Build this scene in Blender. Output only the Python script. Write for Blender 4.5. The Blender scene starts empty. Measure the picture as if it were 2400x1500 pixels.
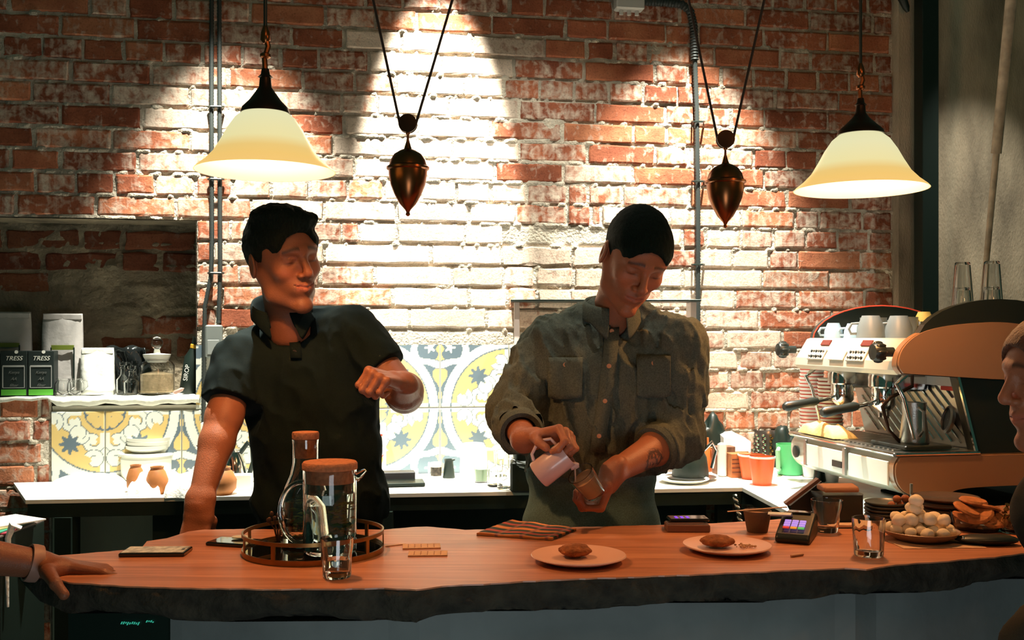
import bpy, bmesh, math, random
import numpy as np
from mathutils import Matrix, Vector

# ------------------------------------------------------------------ camera
H = 1.395            # eye height
F = 2370.0           # focal length for a 2400 px wide frame
HY = 790.0           # pixel row of the horizon
ZT = 0.92            # top of the bar counter
ZB = 0.90            # top of the back counter
sc = bpy.context.scene
cd = bpy.data.cameras.new('camera'); cam = bpy.data.objects.new('camera', cd)
sc.collection.objects.link(cam); sc.camera = cam
cam.location = (0, 0, H); cam.rotation_euler = (math.pi/2, 0, 0)
cd.sensor_width = 36; cd.lens = F/2400*36; cd.shift_y = 40/2400
cd.clip_start = 0.05
# ------------------------------------------------------------------ world, exposure
w = bpy.data.worlds.new('world'); sc.world = w; w.use_nodes = True
w.node_tree.nodes['Background'].inputs[0].default_value = (0.26, 0.72, 0.50, 1)
w.node_tree.nodes['Background'].inputs[1].default_value = 0.07
sc.view_settings.view_transform = 'Standard'; sc.view_settings.look = 'None'
sc.view_settings.exposure = 0.0; sc.view_settings.gamma = 1.0
sc.view_settings.use_curve_mapping = False

# wall frame: the brick wall runs slightly away to the right
TH = math.atan(0.165); Y0 = 3.73
CT, ST = math.cos(TH), math.sin(TH)
def wall(u, z, n=0.0):                 # n = distance in front of the wall
    return (u*CT + n*ST, Y0 + u*ST - n*CT, z)
def wu(px, n=0.0):                     # along-wall coordinate seen at a column
    t = (px-1200)/F
    return (t*(Y0-n*CT) - n*ST)/(CT - t*ST)
def wz(px, py, n=0.0):
    p = wall(wu(px, n), 0, n); return H - (py-HY)/F*p[1]
def W(px, py, Y): return Vector(((px-1200)/F*Y, Y, H-(py-HY)/F*Y))
def onz(px, py, z): Y = (H-z)*F/(py-HY); return Vector(((px-1200)/F*Y, Y, z))
def CP(px, py): return onz(px, py, ZT)
def BP(px, py): return onz(px, py, ZB)

def lamp(name, kind, loc, power, color, size=0.05, target=None, spot=None, blend=0.3):
    l = bpy.data.lights.new(name, kind); l.energy = power; l.color = color
    if kind in ('POINT', 'SPOT'): l.shadow_soft_size = size
    if kind == 'SPOT': l.spot_size = math.radians(spot); l.spot_blend = blend
    if kind == 'AREA': l.size = size
    o = bpy.data.objects.new(name, l); sc.collection.objects.link(o); o.location = loc
    if target is not None:
        o.rotation_euler = (Vector(target)-Vector(loc)).to_track_quat('-Z', 'Y').to_euler()
    return o
WHITE = (1.0, 0.97, 0.84)
# ceiling spots over the brick wall, plus added fill spots
def wallspot(px, n, z, power, spot, blend, tz=0.9, tn=None, dpx=0):
    u = wu(px)
    lamp('wall_spot', 'SPOT', wall(u, z, n), power, WHITE, 0.02, wall(u+dpx, tz, n if tn is None else tn), spot, blend)
wallspot(1025, 0.60, 3.80, 1900, 19.5, 0.35, tz=1.9, tn=0.0)
wallspot(560, 0.46, 3.20, 760, 48, 0.55, tz=1.35, tn=0.25)
wallspot(1600, 0.46, 3.20, 760, 52, 0.6, tz=1.35, tn=0.25)

wallspot(1280, 0.80, 2.95, 110, 80, 1.0, tn=0.1)  # added broad fill, no fixture of its own
wallspot(2260, 0.50, 2.85, 70, 62, 1.0, tz=0.9, tn=0.1)  # added fill spot to brighten the concrete pier
# unseen warm fill lamps added to brighten fronts and faces
lamp('room_fill', 'AREA', (0.4, 0.5, 2.9), 4, (1.0, 0.45, 0.2), 0.6, (0.3, 2.6, 1.0))
lamp('guest_side_fill', 'POINT', (1.35, 1.45, 2.15), 9, (1.0, 0.42, 0.16), 0.05)
# unseen cool fill light added low to brighten the bar front
lamp('low_room_fill', 'AREA', (0.2, 0.35, 0.45), 9, (0.86, 0.95, 1.0), 0.7, (0.1, 2.0, 0.75))

# ------------------------------------------------------------------ helpers
COL = sc.collection
def tag(o, label=None, cat=None, group=None, kind=None):
    if label: o['label'] = label
    if cat: o['category'] = cat
    if group: o['group'] = group
    if kind: o['kind'] = kind
    return o
def thing(name, label, cat, loc=(0, 0, 0), rz=0.0, group=None, rot=None):
    o = bpy.data.objects.new(name, None); COL.objects.link(o)
    o.empty_display_size = 0.05
    o.location = loc; o.rotation_euler = rot if rot is not None else (0, 0, rz)
    return tag(o, label, cat, group)
def root_of(o):
    while o.parent: o = o.parent
    return o
def mk(name, verts, faces, mat=None, parent=None, smooth=False, world=False, cols=None, mats=None, fmi=None):
    V = np.asarray(verts, dtype=np.float32).reshape(-1, 3)
    if world and parent is not None:
        V = V - np.array(root_of(parent).location, dtype=np.float32)
    me = bpy.data.meshes.new(name)
    if isinstance(faces, np.ndarray):
        n = len(faces); k = faces.shape[1]
        me.vertices.add(len(V)); me.vertices.foreach_set('co', V.ravel())
        me.loops.add(n*k); me.loops.foreach_set('vertex_index', faces.astype(np.int32).ravel())
        me.polygons.add(n); me.polygons.foreach_set('loop_start', np.arange(n, dtype=np.int32)*k)
        me.update(calc_edges=True)
    else:
        me.from_pydata([tuple(map(float, v)) for v in V], [], faces)
    if smooth: me.polygons.foreach_set('use_smooth', np.ones(len(me.polygons), dtype=bool))
    if cols is not None:
        a = me.color_attributes.new('Col', 'FLOAT_COLOR', 'POINT')
        c = np.ones((len(V), 4), dtype=np.float32); c[:, :3] = cols
        a.data.foreach_set('color', c.ravel())
    for m in (mats or ([mat] if mat else [])): me.materials.append(m)
    if fmi is not None: me.polygons.foreach_set('material_index', np.asarray(fmi, dtype=np.int32))
    o = bpy.data.objects.new(name, me); COL.objects.link(o)
    if parent is not None: o.parent = parent
    return o
def link_copy(o, parent=None):
    c = o.copy(); COL.objects.link(c)
    if parent is not None: c.parent = parent
    for ch in list(o.children): link_copy(ch, c)
    return c
def dup(o, loc, rz=None, label=None, rot=None, scale=None):
    c = link_copy(o); c.location = loc
    if rz is not None: c.rotation_euler = (0, 0, rz)
    if rot is not None: c.rotation_euler = rot
    if scale is not None: c.scale = (scale,)*3
    if label: c['label'] = label
    return c

class MB:
    """collects shapes for ONE mesh object"""
    def __init__(s, M=None): s.v = []; s.f = []; s.M = M or Matrix.Identity(4); s.mi = []; s.cur = 0
    def add(s, vs, fs, M=None):
        b = len(s.v); T = s.M @ M if M is not None else s.M
        s.v += [tuple(T @ Vector(v)) for v in vs]; s.f += [tuple(b+i for i in f) for f in fs]
        s.mi += [s.cur]*len(fs); return s
    def box(s, c, d, rz=0.0, bev=0.0, M=None):
        x, y, z = d[0]/2, d[1]/2, d[2]/2
        T = Matrix.Translation(c) @ Matrix.Rotation(rz, 4, 'Z')
        if M is not None: T = M @ T
        if bev <= 0:
            vs = [(a*x, b*y, e*z) for e in (-1, 1) for a, b in ((-1, -1), (1, -1), (1, 1), (-1, 1))]
            fs = [(3, 2, 1, 0), (4, 5, 6, 7), (0, 1, 5, 4), (1, 2, 6, 5), (2, 3, 7, 6), (3, 0, 4, 7)]
        else:
            b = min(bev, x*.95, y*.95, z*.95); vs = []; 
            def ring(ix, iy, zz):
                return [(-ix, -iy+0, zz), (ix, -iy, zz), (ix, iy, zz), (-ix, iy, zz)]
            def ring8(o, zz):
                X, Y = x-o, y-o; q = b*.6
                return [(-X+q, -Y, zz), (X-q, -Y, zz), (X, -Y+q, zz), (X, Y-q, zz), (X-q, Y, zz), (-X+q, Y, zz), (-X, Y-q, zz), (-X, -Y+q, zz)]
            rs = [ring8(b*.6, -z), ring8(0, -z+b*.6), ring8(0, z-b*.6), ring8(b*.6, z)]
            vs = sum(rs, []); fs = [tuple(range(7, -1, -1)), tuple(range(24, 32))]
            for r in range(3):
                for i in range(8):
                    j = (i+1) % 8; fs.append((r*8+i, r*8+j, r*8+8+j, r*8+8+i))
        return s.add(vs, fs, T)
    def lathe(s, prof, n=32, M=None, cap0=True, cap1=True, sq=1.0):
        vs = []; fs = []
        for r, z in prof:
            vs += [(r*math.cos(2*math.pi*i/n), r*sq*math.sin(2*math.pi*i/n), z) for i in range(n)]
        m = len(prof)
        for k in range(m-1):
            for i in range(n):
                j = (i+1) % n; fs.append((k*n+i, k*n+j, (k+1)*n+j, (k+1)*n+i))
        if cap0 and prof[0][0] > 1e-6: fs.append(tuple(range(n-1, -1, -1)))
        if cap1 and prof[-1][0] > 1e-6: fs.append(tuple((m-1)*n+i for i in range(n)))
        return s.add(vs, fs, M)
    def tube(s, pts, r, n=10, caps=True, M=None):
        pts = [Vector(p) for p in pts]; rr = r if isinstance(r, (list, tuple)) else [r]*len(pts)
        vs = []; fs = []; up = None
        for i, p in enumerate(pts):
            t = (pts[min(i+1, len(pts)-1)]-pts[max(i-1, 0)]).normalized()
            if up is None: up = t.orthogonal().normalized()
            up = (up - t*up.dot(t)).normalized(); sd = t.cross(up)
            vs += [p + (up*math.cos(2*math.pi*k/n)+sd*math.sin(2*math.pi*k/n))*rr[i] for k in range(n)]
        m = len(pts)
        for k in range(m-1):
            for i in range(n):
                j = (i+1) % n; fs.append((k*n+i, k*n+j, (k+1)*n+j, (k+1)*n+i))
        if caps: fs.append(tuple(range(n-1, -1, -1))); fs.append(tuple((m-1)*n+i for i in range(n)))
        return s.add([tuple(v) for v in vs], fs, M)
    def prism(s, poly, z0, z1, M=None):
        n = len(poly); vs = [(x, y, z0) for x, y in poly]+[(x, y, z1) for x, y in poly]
        fs = [tuple(range(n-1, -1, -1)), tuple(range(n, 2*n))]+[(i, (i+1) % n, n+(i+1) % n, n+i) for i in range(n)]
        return s.add(vs, fs, M)
    def ell(s, c, r, n=16, m=10, M=None):
        vs = []; fs = []
        for k in range(m+1):
            a = math.pi*k/m
            vs += [(c[0]+r[0]*math.sin(a)*math.cos(2*math.pi*i/n), c[1]+r[1]*math.sin(a)*math.sin(2*math.pi*i/n), c[2]-r[2]*math.cos(a)) for i in range(n)]
        for k in range(m):
            for i in range(n):
                j = (i+1) % n; fs.append((k*n+i, k*n+j, (k+1)*n+j, (k+1)*n+i))
        return s.add(vs, fs, M)
    def build(s, name, mat, parent=None, smooth=False, world=False, mats=None):
        o = mk(name, s.v, s.f, mat, parent, smooth, world, mats=mats, fmi=(s.mi if mats else None))
        bm = bmesh.new(); bm.from_mesh(o.data)
        bmesh.ops.remove_doubles(bm, verts=bm.verts, dist=1e-6)
        bmesh.ops.recalc_face_normals(bm, faces=bm.faces)
        bm.to_mesh(o.data); bm.free()
        if smooth:
            o.data.set_sharp_from_angle(angle=math.radians(40))
        return o
def RZ(a): return Matrix.Rotation(a, 4, 'Z')
def TR(*p): return Matrix.Translation(p if len(p) == 3 else p[0])
def frame(loc, zdir, xdir=None):
    z = Vector(zdir).normalized(); x = Vector(xdir) if xdir is not None else z.orthogonal()
    x = (x - z*x.dot(z)).normalized(); y = z.cross(x)
    M = Matrix((x, y, z)).transposed().to_4x4(); M.translation = Vector(loc); return M

# ------------------------------------------------------------------ materials
MATS = {}
def nt(m):
    m.use_nodes = True; t = m.node_tree; return t, t.nodes['Principled BSDF']
def mat(name, col, rough=0.6, metal=0.0, var=0.0, vscale=20, bump=0.0, bscale=60, trans=0.0, ior=1.45, emit=None, est=1.0, coat=0.0, stretch=None, sheen=0.0, spec=None, sss=0.0):
    if name in MATS: return MATS[name]
    m = bpy.data.materials.new(name); MATS[name] = m; t, b = nt(m); N = t.nodes; L = t.links
    b.inputs['Base Color'].default_value = (*col, 1); b.inputs['Roughness'].default_value = rough
    b.inputs['Metallic'].default_value = metal; b.inputs['IOR'].default_value = ior
    b.inputs['Transmission Weight'].default_value = trans; b.inputs['Coat Weight'].default_value = coat
    b.inputs['Sheen Weight'].default_value = sheen
    if spec is not None: b.inputs['Specular IOR Level'].default_value = spec
    if sss: b.inputs['Subsurface Weight'].default_value = sss; b.inputs['Subsurface Radius'].default_value = (.01, .004, .002)
    if emit: b.inputs['Emission Color'].default_value = (*emit, 1); b.inputs['Emission Strength'].default_value = est
    if var or bump:
        tc = N.new('ShaderNodeTexCoord'); src = tc.outputs['Object']
        if stretch:
            mp = N.new('ShaderNodeMapping'); mp.inputs['Scale'].default_value = stretch
            L.new(src, mp.inputs['Vector']); src = mp.outputs['Vector']
    if var:
        n = N.new('ShaderNodeTexNoise'); n.inputs['Scale'].default_value = vscale; n.inputs['Detail'].default_value = 6
        L.new(src, n.inputs['Vector'])
        r = N.new('ShaderNodeMapRange'); r.inputs['From Min'].default_value = .3; r.inputs['From Max'].default_value = .7
        r.inputs['To Min'].default_value = 1-var; r.inputs['To Max'].default_value = 1+var
        L.new(n.outputs['Fac'], r.inputs['Value'])
        mx = N.new('ShaderNodeVectorMath'); mx.operation = 'SCALE'; mx.inputs[0].default_value = col
        L.new(r.outputs['Result'], mx.inputs['Scale']); L.new(mx.outputs['Vector'], b.inputs['Base Color'])
    if bump:
        n = N.new('ShaderNodeTexNoise'); n.inputs['Scale'].default_value = bscale; n.inputs['Detail'].default_value = 5
        L.new(src, n.inputs['Vector'])
        bp = N.new('ShaderNodeBump'); bp.inputs['Strength'].default_value = min(1, bump); bp.inputs['Distance'].default_value = 0.004*max(1, bump)
        L.new(n.outputs['Fac'], bp.inputs['Height']); L.new(bp.outputs['Normal'], b.inputs['Normal'])
    return m
def mat_attr(name, rough=0.6, bump=0.0, bscale=200, sss=0.0, sheen=0.0, spec=None):
    if name in MATS: return MATS[name]
    m = mat(name, (1, 1, 1), rough, bump=bump, bscale=bscale, sss=sss, sheen=sheen, spec=spec); t = m.node_tree
    a = t.nodes.new('ShaderNodeAttribute'); a.attribute_name = 'Col'
    t.links.new(a.outputs['Color'], t.nodes['Principled BSDF'].inputs['Base Color']); return m

def brick_material():
    m = bpy.data.materials.new('brick'); t, b = nt(m); N = t.nodes; L = t.links
    b.inputs['Roughness'].default_value = 0.9; b.inputs['Specular IOR Level'].default_value = 0.2
    g = N.new('ShaderNodeNewGeometry'); oi = N.new('ShaderNodeObjectInfo')
    wa = N.new('ShaderNodeAttribute'); wa.attribute_type = 'OBJECT'; wa.attribute_name = 'wash_glow'
    dk = N.new('ShaderNodeAttribute'); dk.attribute_type = 'OBJECT'; dk.attribute_name = 'tone'
    def noise(sc_, det, vec=None, dist=0.0):
        n = N.new('ShaderNodeTexNoise'); n.inputs['Scale'].default_value = sc_; n.inputs['Detail'].default_value = det
        n.inputs['Distortion'].default_value = dist; L.new(vec or g.outputs['Position'], n.inputs['Vector']); return n
    n1 = noise(9, 4); n2 = noise(34, 8, dist=0.6); n3 = noise(160, 4)
    st = N.new('ShaderNodeMapping'); st.inputs['Scale'].default_value = (60, 60, 5); L.new(g.outputs['Position'], st.inputs['Vector'])
    n4 = noise(1, 4, st.outputs['Vector'])
    r1 = N.new('ShaderNodeValToRGB'); e = r1.color_ramp.elements
    e[0].position = .25; e[0].color = (.24, .070, .036, 1); e[1].position = .8; e[1].color = (.52, .20, .10, 1)
    q = e.new(.5); q.color = (.38, .120, .060, 1)
    ad = N.new('ShaderNodeMath'); ad.operation = 'ADD'; L.new(n1.outputs['Fac'], ad.inputs[0])
    s1 = N.new('ShaderNodeMath'); s1.operation = 'MULTIPLY_ADD'; L.new(oi.outputs['Random'], s1.inputs[0]); s1.inputs[1].default_value = .5; s1.inputs[2].default_value = -.25
    L.new(s1.outputs[0], ad.inputs[1]); L.new(ad.outputs[0], r1.inputs['Fac'])
    # limewash mask, also carrying the painted light pools
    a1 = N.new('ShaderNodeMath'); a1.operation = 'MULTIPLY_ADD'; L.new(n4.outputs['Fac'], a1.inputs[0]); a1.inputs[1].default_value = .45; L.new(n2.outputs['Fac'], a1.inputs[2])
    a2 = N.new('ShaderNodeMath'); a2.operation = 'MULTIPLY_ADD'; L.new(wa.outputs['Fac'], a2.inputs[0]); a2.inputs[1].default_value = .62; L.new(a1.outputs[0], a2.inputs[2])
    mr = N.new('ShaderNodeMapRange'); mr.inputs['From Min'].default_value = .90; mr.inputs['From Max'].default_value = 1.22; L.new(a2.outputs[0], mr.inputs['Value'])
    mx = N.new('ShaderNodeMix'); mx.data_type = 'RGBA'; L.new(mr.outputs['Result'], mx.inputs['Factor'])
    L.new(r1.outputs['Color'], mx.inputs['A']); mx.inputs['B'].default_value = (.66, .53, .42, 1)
    # soot speckle
    mr2 = N.new('ShaderNodeMapRange'); mr2.inputs['From Min'].default_value = .2; mr2.inputs['From Max'].default_value = .5; mr2.inputs['To Min'].default_value = .55; L.new(n3.outputs['Fac'], mr2.inputs['Value'])
    tn = N.new('ShaderNodeMath'); tn.operation = 'MULTIPLY'; L.new(mr2.outputs['Result'], tn.inputs[0]); L.new(dk.outputs['Fac'], tn.inputs[1])
    vm = N.new('ShaderNodeVectorMath'); vm.operation = 'SCALE'; L.new(mx.outputs['Result'], vm.inputs[0]); L.new(tn.outputs[0], vm.inputs['Scale'])
    L.new(vm.outputs['Vector'], b.inputs['Base Color'])
    bp = N.new('ShaderNodeBump'); bp.inputs['Strength'].default_value = .7; bp.inputs['Distance'].default_value = .004
    hs = N.new('ShaderNodeMath'); hs.operation = 'MULTIPLY_ADD'; L.new(n3.outputs['Fac'], hs.inputs[0]); hs.inputs[1].default_value = .35; L.new(n2.outputs['Fac'], hs.inputs[2])
    L.new(hs.outputs[0], bp.inputs['Height']); L.new(bp.outputs['Normal'], b.inputs['Normal'])
    return m
MBRICK = brick_material()
M_MORTAR = mat('mortar', (.50, .44, .35), .95, var=.35, vscale=14, bump=2.2, bscale=110)
M_GRIME_SHADE = mat('grimy_shaded_plaster', (.20, .165, .11), .95, var=.5, vscale=7, bump=2.5, bscale=70)  # dirty plaster, recess shade put into the dark tone
M_LIME = mat('lime_plaster', (.80, .80, .70), .85, var=.08, vscale=9, bump=.8, bscale=60)
M_BLACK = mat('black_paint', (.007, .016, .012), .45)
M_DARK = mat('dark_metal', (.015, .022, .018), .35, .6)
M_WHITE = mat('white_laminate', (.80, .81, .74), .35)
M_PORC = mat('white_porcelain', (.80, .80, .72), .25)
M_CHROME = mat('chrome', (.72, .72, .70), .12, 1.0)
M_STEEL = mat('brushed_steel', (.50, .50, .47), .28, 1.0, bump=.2, bscale=300)
M_GLASS = mat('clear_glass', (.97, .98, .97), .0, trans=1.0, ior=1.45)
M_WATER = mat('water', (.93, .98, .95), .0, trans=1.0, ior=1.33)
M_CORK = mat('cork', (.42, .15, .06), .85, var=.25, vscale=120, bump=.6, bscale=150)
M_COPPER = mat('aged_copper', (.26, .085, .028), .28, .95, var=.3, vscale=16)
M_BRASS = mat('aged_brass', (.30, .17, .06), .32, 1.0, var=.2, vscale=30)
# ------------------------------------------------------------------ setting: wall, niche, tiles
rng = random.Random(5)
PITCH = 0.0772; ZL0 = 2.5045; GAP = 0.010
TILE_TOP = wz(1000, 808); NICHE_T = wz(300, 515); NICHE_B = wz(300, 930)
UL, UR = wu(-420), wu(2092)
U_NR = wu(460); U_TL = wu(122); U_TR = wu(1640)-0.45
def struct(name, o): o.name = name; o['kind'] = 'structure'; return o
# mortar bed as a rough relief grid (one mesh with openings cut for the niche)
def vnoise(P, seed=0):
    """value noise, P (...,3) in lattice units -> 0..1"""
    rs = np.random.RandomState(seed); T = rs.rand(32, 32, 32).astype(np.float32)
    i = np.floor(P).astype(int); f = (P-i).astype(np.float32); f = f*f*(3-2*f); i &= 31; j = (i+1) & 31
    x0, y0, z0 = i[..., 0], i[..., 1], i[..., 2]; x1, y1, z1 = j[..., 0], j[..., 1], j[..., 2]; fx, fy, fz = f[..., 0], f[..., 1], f[..., 2]
    def l(a, b, t): return a+(b-a)*t
    return l(l(l(T[x0, y0, z0], T[x1, y0, z0], fx), l(T[x0, y1, z0], T[x1, y1, z0], fx), fy),
             l(l(T[x0, y0, z1], T[x1, y0, z1], fx), l(T[x0, y1, z1], T[x1, y1, z1], fx), fy), fz)
def fbm(P, seed=0, o=3):
    s = 0; a = .5
    for k in range(o): s = s + a*vnoise(P*(2**k), seed+k); a *= .5
    return s/(1-.5**o)
def relief(name, u0, u1, z0, z1, n0, step, amp, holes, m, seed=1, ledge=True, parent=None, thick=0.12):
    nu = int((u1-u0)/step)+2; nz = int((z1-z0)/step)+2
    U = np.linspace(u0, u1, nu); Z = np.linspace(z0, z1, nz)
    UU, ZZ = np.meshgrid(U, Z, indexing='ij')
    P = np.stack([UU*14, ZZ*14, UU*0], -1)
    nn = n0 + (fbm(P, seed, 4)-.5)*amp*2
    if ledge:      # squeezed-out bed joints: lumpy strings along each course line
        ph = ((ZZ-ZL0)/PITCH) % 1.0; dist = np.minimum(ph, 1-ph)*PITCH
        lump = fbm(np.stack([UU*38, ZZ*22, UU*0+3], -1), seed+7, 3)
        big = fbm(np.stack([UU*2.2, ZZ*2.5, UU*0+9], -1), seed+17, 2)
        nn += np.clip(1-dist/0.011, 0, 1)*np.clip((lump-.55+(big-.5)*.6)*.062, -.009, .011)
    V = np.stack([UU*CT+nn*ST, Y0+UU*ST-nn*CT, ZZ], -1).reshape(-1, 3)
    idx = np.arange(nu*nz).reshape(nu, nz)
    Q = np.stack([idx[:-1, :-1], idx[1:, :-1], idx[1:, 1:], idx[:-1, 1:]], -1).reshape(-1, 4)
    uc = ((UU[:-1, :-1]+UU[1:, 1:])/2).ravel(); zc = ((ZZ[:-1, :-1]+ZZ[1:, 1:])/2).ravel()
    keep = np.ones(len(Q), bool)
    for a, b, c, d in holes: keep &= ~((uc > a) & (uc < b) & (zc > c) & (zc < d))
    return mk(name, V, Q[keep], m, parent, smooth=True)
wb = relief('wall_back', UL, UR+.02, 0.0, 3.0, -0.0025, 0.0068, 0.003, [(UL-1, U_NR, NICHE_B, NICHE_T), (U_TL, U_TR, 0.0, TILE_TOP-.004)], M_MORTAR)
wb['kind'] = 'structure'
def wbox(mb, u0, u1, z0, z1, n0, n1):
    vs = [wall(u, z, n) for z in (z0, z1) for u, n in ((u0, n1), (u1, n1), (u1, n0), (u0, n0))]
    mb.add(vs, [(3, 2, 1, 0), (4, 5, 6, 7), (0, 1, 5, 4), (1, 2, 6, 5), (2, 3, 7, 6), (3, 0, 4, 7)])
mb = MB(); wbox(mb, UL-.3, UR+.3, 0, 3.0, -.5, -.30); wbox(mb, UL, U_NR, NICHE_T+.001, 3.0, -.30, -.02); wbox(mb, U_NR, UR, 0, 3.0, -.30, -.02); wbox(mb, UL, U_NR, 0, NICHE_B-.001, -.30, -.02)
o = mb.build('wall_core', M_GRIME_SHADE); o.name = 'wall_core'; o['kind'] = 'structure'

def brick_mesh(u0, u1, z0, z1, proud, rnd, rough=0.0022, nbase=-0.03, calm=1.0):
    """front face grid with knocked-about edges; ~50 triangles"""
    nx = 7 if (u1-u0) > .17 else 4; nz_ = 4
    vs = []; fs = []
    r = lambda s: rnd.uniform(-s, s)
    tilt = r(.0022)*calm; tiltz = r(.0016)*calm
    ZF = (0, .09, .5, .91, 1); eu = .006/(u1-u0)
    for j in range(nz_+1):
        for i in range(nx+1):
            a = 0 if i == 0 else 1 if i == nx else eu+(1-2*eu)*(i-1)/(nx-2); b = ZF[j]; ed = (i in (0, nx)) or (j in (0, nz_))
            vs.append(wall(u0+(u1-u0)*a+r(rough), z0+(z1-z0)*b+r(rough), proud+tilt*(a-.5)*2+tiltz*(b-.5)*2+r(.0007)*calm-(.0034*(.4+.6*calm) if ed else 0)))
    n = nx+1
    for j in range(nz_):
        for i in range(nx): fs.append((j*n+i, j*n+i+1, (j+1)*n+i+1, (j+1)*n+i))
    per = [i for i in range(n)]+[(j*n+nx) for j in range(1, nz_+1)]+[nz_*n+i for i in range(nx-1, -1, -1)]+[j*n for j in range(nz_-1, 0, -1)]
    b0 = len(vs)
    for k in per:
        i, j = k % n, k//n
        vs.append(wall(u0+(u1-u0)*i/nx, z0+(z1-z0)*ZF[j], nbase))
    m = len(per)
    for k in range(m): fs.append((per[k], b0+k, b0+(k+1) % m, per[(k+1) % m]))
    return vs, fs
ROWS = {-1: [210, 300, 407, 586, 763, 880, 977, 1153, 1326, 1423, 1560], 0: [140, 319, 500, 682, 942, 1108, 1277, 1374, 1441, 1520],
 1: [194, 291, 385, 475, 568, 657, 748, 865, 1035, 1205, 1369, 1536], 2: [166, 355, 534, 710, 830, 927, 1000, 1088, 1181, 1265, 1346, 1427, 1507, 1587],
 3: [75, 260, 445, 620, 800, 885, 1050, 1217, 1395, 1561], 4: [142, 333, 510, 680, 807, 980, 1150, 1319, 1484], 5: [78, 263, 447, 620, 780, 950, 1060, 1217, 1377, 1536],
 6: [24, 142, 322, 500, 660, 830, 1000, 1160, 1320, 1483], 7: [83, 178, 270, 364, 457, 545, 635, 725, 815, 900, 985, 1070, 1150, 1236, 1330, 1377, 1460],
 8: [38, 225, 411, 589, 760, 930, 1100, 1210, 1330, 1386, 1410, 1570, 1737, 1863, 1920, 2020], 9: [540, 632, 725, 800, 842, 930, 1090, 1180, 1335, 1440, 1520, 1600, 1654, 1737, 1813, 1890, 1963, 2037],
 10: [500, 680, 760, 1010, 1177, 1340, 1500, 1640, 1717, 1803, 1870, 2017], 11: [560, 750, 880, 1060, 1180, 1255, 1345, 1430, 1600, 1787, 1943],
 12: [520, 700, 920, 1100, 1190, 1260, 1340, 1420, 1550, 1723, 1870, 2027], 13: [600, 780, 960, 1140, 1310, 1480, 1650, 1780, 1950], 14: [550, 730, 900, 1080, 1250, 1430, 1600, 1700, 1833, 1990],
 15: [1500, 1657, 1732, 1812, 1900, 1990], 16: [1540, 1710, 1790, 1950], 17: [1480, 1600, 1757, 1920, 2040]}
cand = []
for k in range(-7, 33):
    z1 = ZL0-PITCH*k; z0 = z1-PITCH
    js = [wu(x) for x in ROWS.get(k, [])]
    step = .262 if (k % 4 != 1) else .131
    if not js: js = [wu(1200)+rng.uniform(0, .26)]
    full = sorted(js)
    out = [full[0]]
    for a, b in zip(full, full[1:]):
        g = b-a
        if g > .33:
            n = max(1, round(g/.262)); out += [a+g*i/n+rng.uniform(-.01, .01) for i in range(1, n)]
        out.append(b)
    while out[0] > UL: out.insert(0, out[0]-step*rng.choice([1, 1, 1, .5] if step > .2 else [1]))
    while out[-1] < UR: out.append(out[-1]+step*rng.choice([1, 1, 1, .5] if step > .2 else [1]))
    for a, b in zip(out, out[1:]):
        a2, b2 = max(a, UL), min(b, UR)
        if b2-a2 < .03: continue
        mid = (a2+b2)/2
        zz0, zz1 = z0, z1
        if zz1 > 3.0 or zz0 < 0: continue
        # openings
        def clipped(a2, b2):
            segs = [(a2, b2)]
            if zz0 < NICHE_T-.02 and zz1 > NICHE_B+.02: segs = [(max(x, U_NR), y) for x, y in segs]
            if zz0 < TILE_TOP-.01:
                ns = []
                for x, y in segs:
                    if y <= U_TL or x >= U_TR: ns.append((x, y))
                    else:
                        if x < U_TL: ns.append((x, U_TL-.004))
                        if y > U_TR: ns.append((U_TR+.004, y))
                segs = ns
            return [(x, y) for x, y in segs if y-x > .03]
        for x, y in clipped(a2, b2):
            t1 = zz1
            if zz0 < TILE_TOP < zz1 and U_TL < (x+y)/2 < U_TR: continue
            cand.append((k, x+GAP/2+rng.uniform(-.001, .003), y-GAP/2-rng.uniform(-.001, .003), zz0+.0055+rng.uniform(-.001, .002), t1-.0055-rng.uniform(-.001, .002)))
def pxof(u, z):
    p = wall(u, z); return 1200+F*p[0]/p[1], HY-F*(z-H)/p[1]
def hotness(px, py):   # lit pools of the wall spots, put into paler, flatter bricks
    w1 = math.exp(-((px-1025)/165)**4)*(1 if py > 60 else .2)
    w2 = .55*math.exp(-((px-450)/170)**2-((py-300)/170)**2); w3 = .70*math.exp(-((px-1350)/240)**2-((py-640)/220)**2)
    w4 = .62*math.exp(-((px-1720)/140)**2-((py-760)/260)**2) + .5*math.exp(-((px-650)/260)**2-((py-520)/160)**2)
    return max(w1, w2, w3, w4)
scored = []
for c in cand:
    k, a, b, z0, z1 = c; x, y = pxof((a+b)/2, (z0+z1)/2)
    xa, _ = pxof(a, z0); xb, _ = pxof(b, z0)
    vis = max(0, min(xb, 2400)-max(xa, 0))*max(0, min(1, (y+40)/60) if y < 30 else 1)
    if y > 1330 or (y < -20): vis = 0
    if 30 < x < 2090 and 1200 < y: vis *= .2
    scored.append((vis, c, x, y))
scored.sort(key=lambda s: -s[0])
holes_px = {(9, 1388), (9, 1245)}
rest_v = []; rest_f = []
nb = 0
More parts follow.
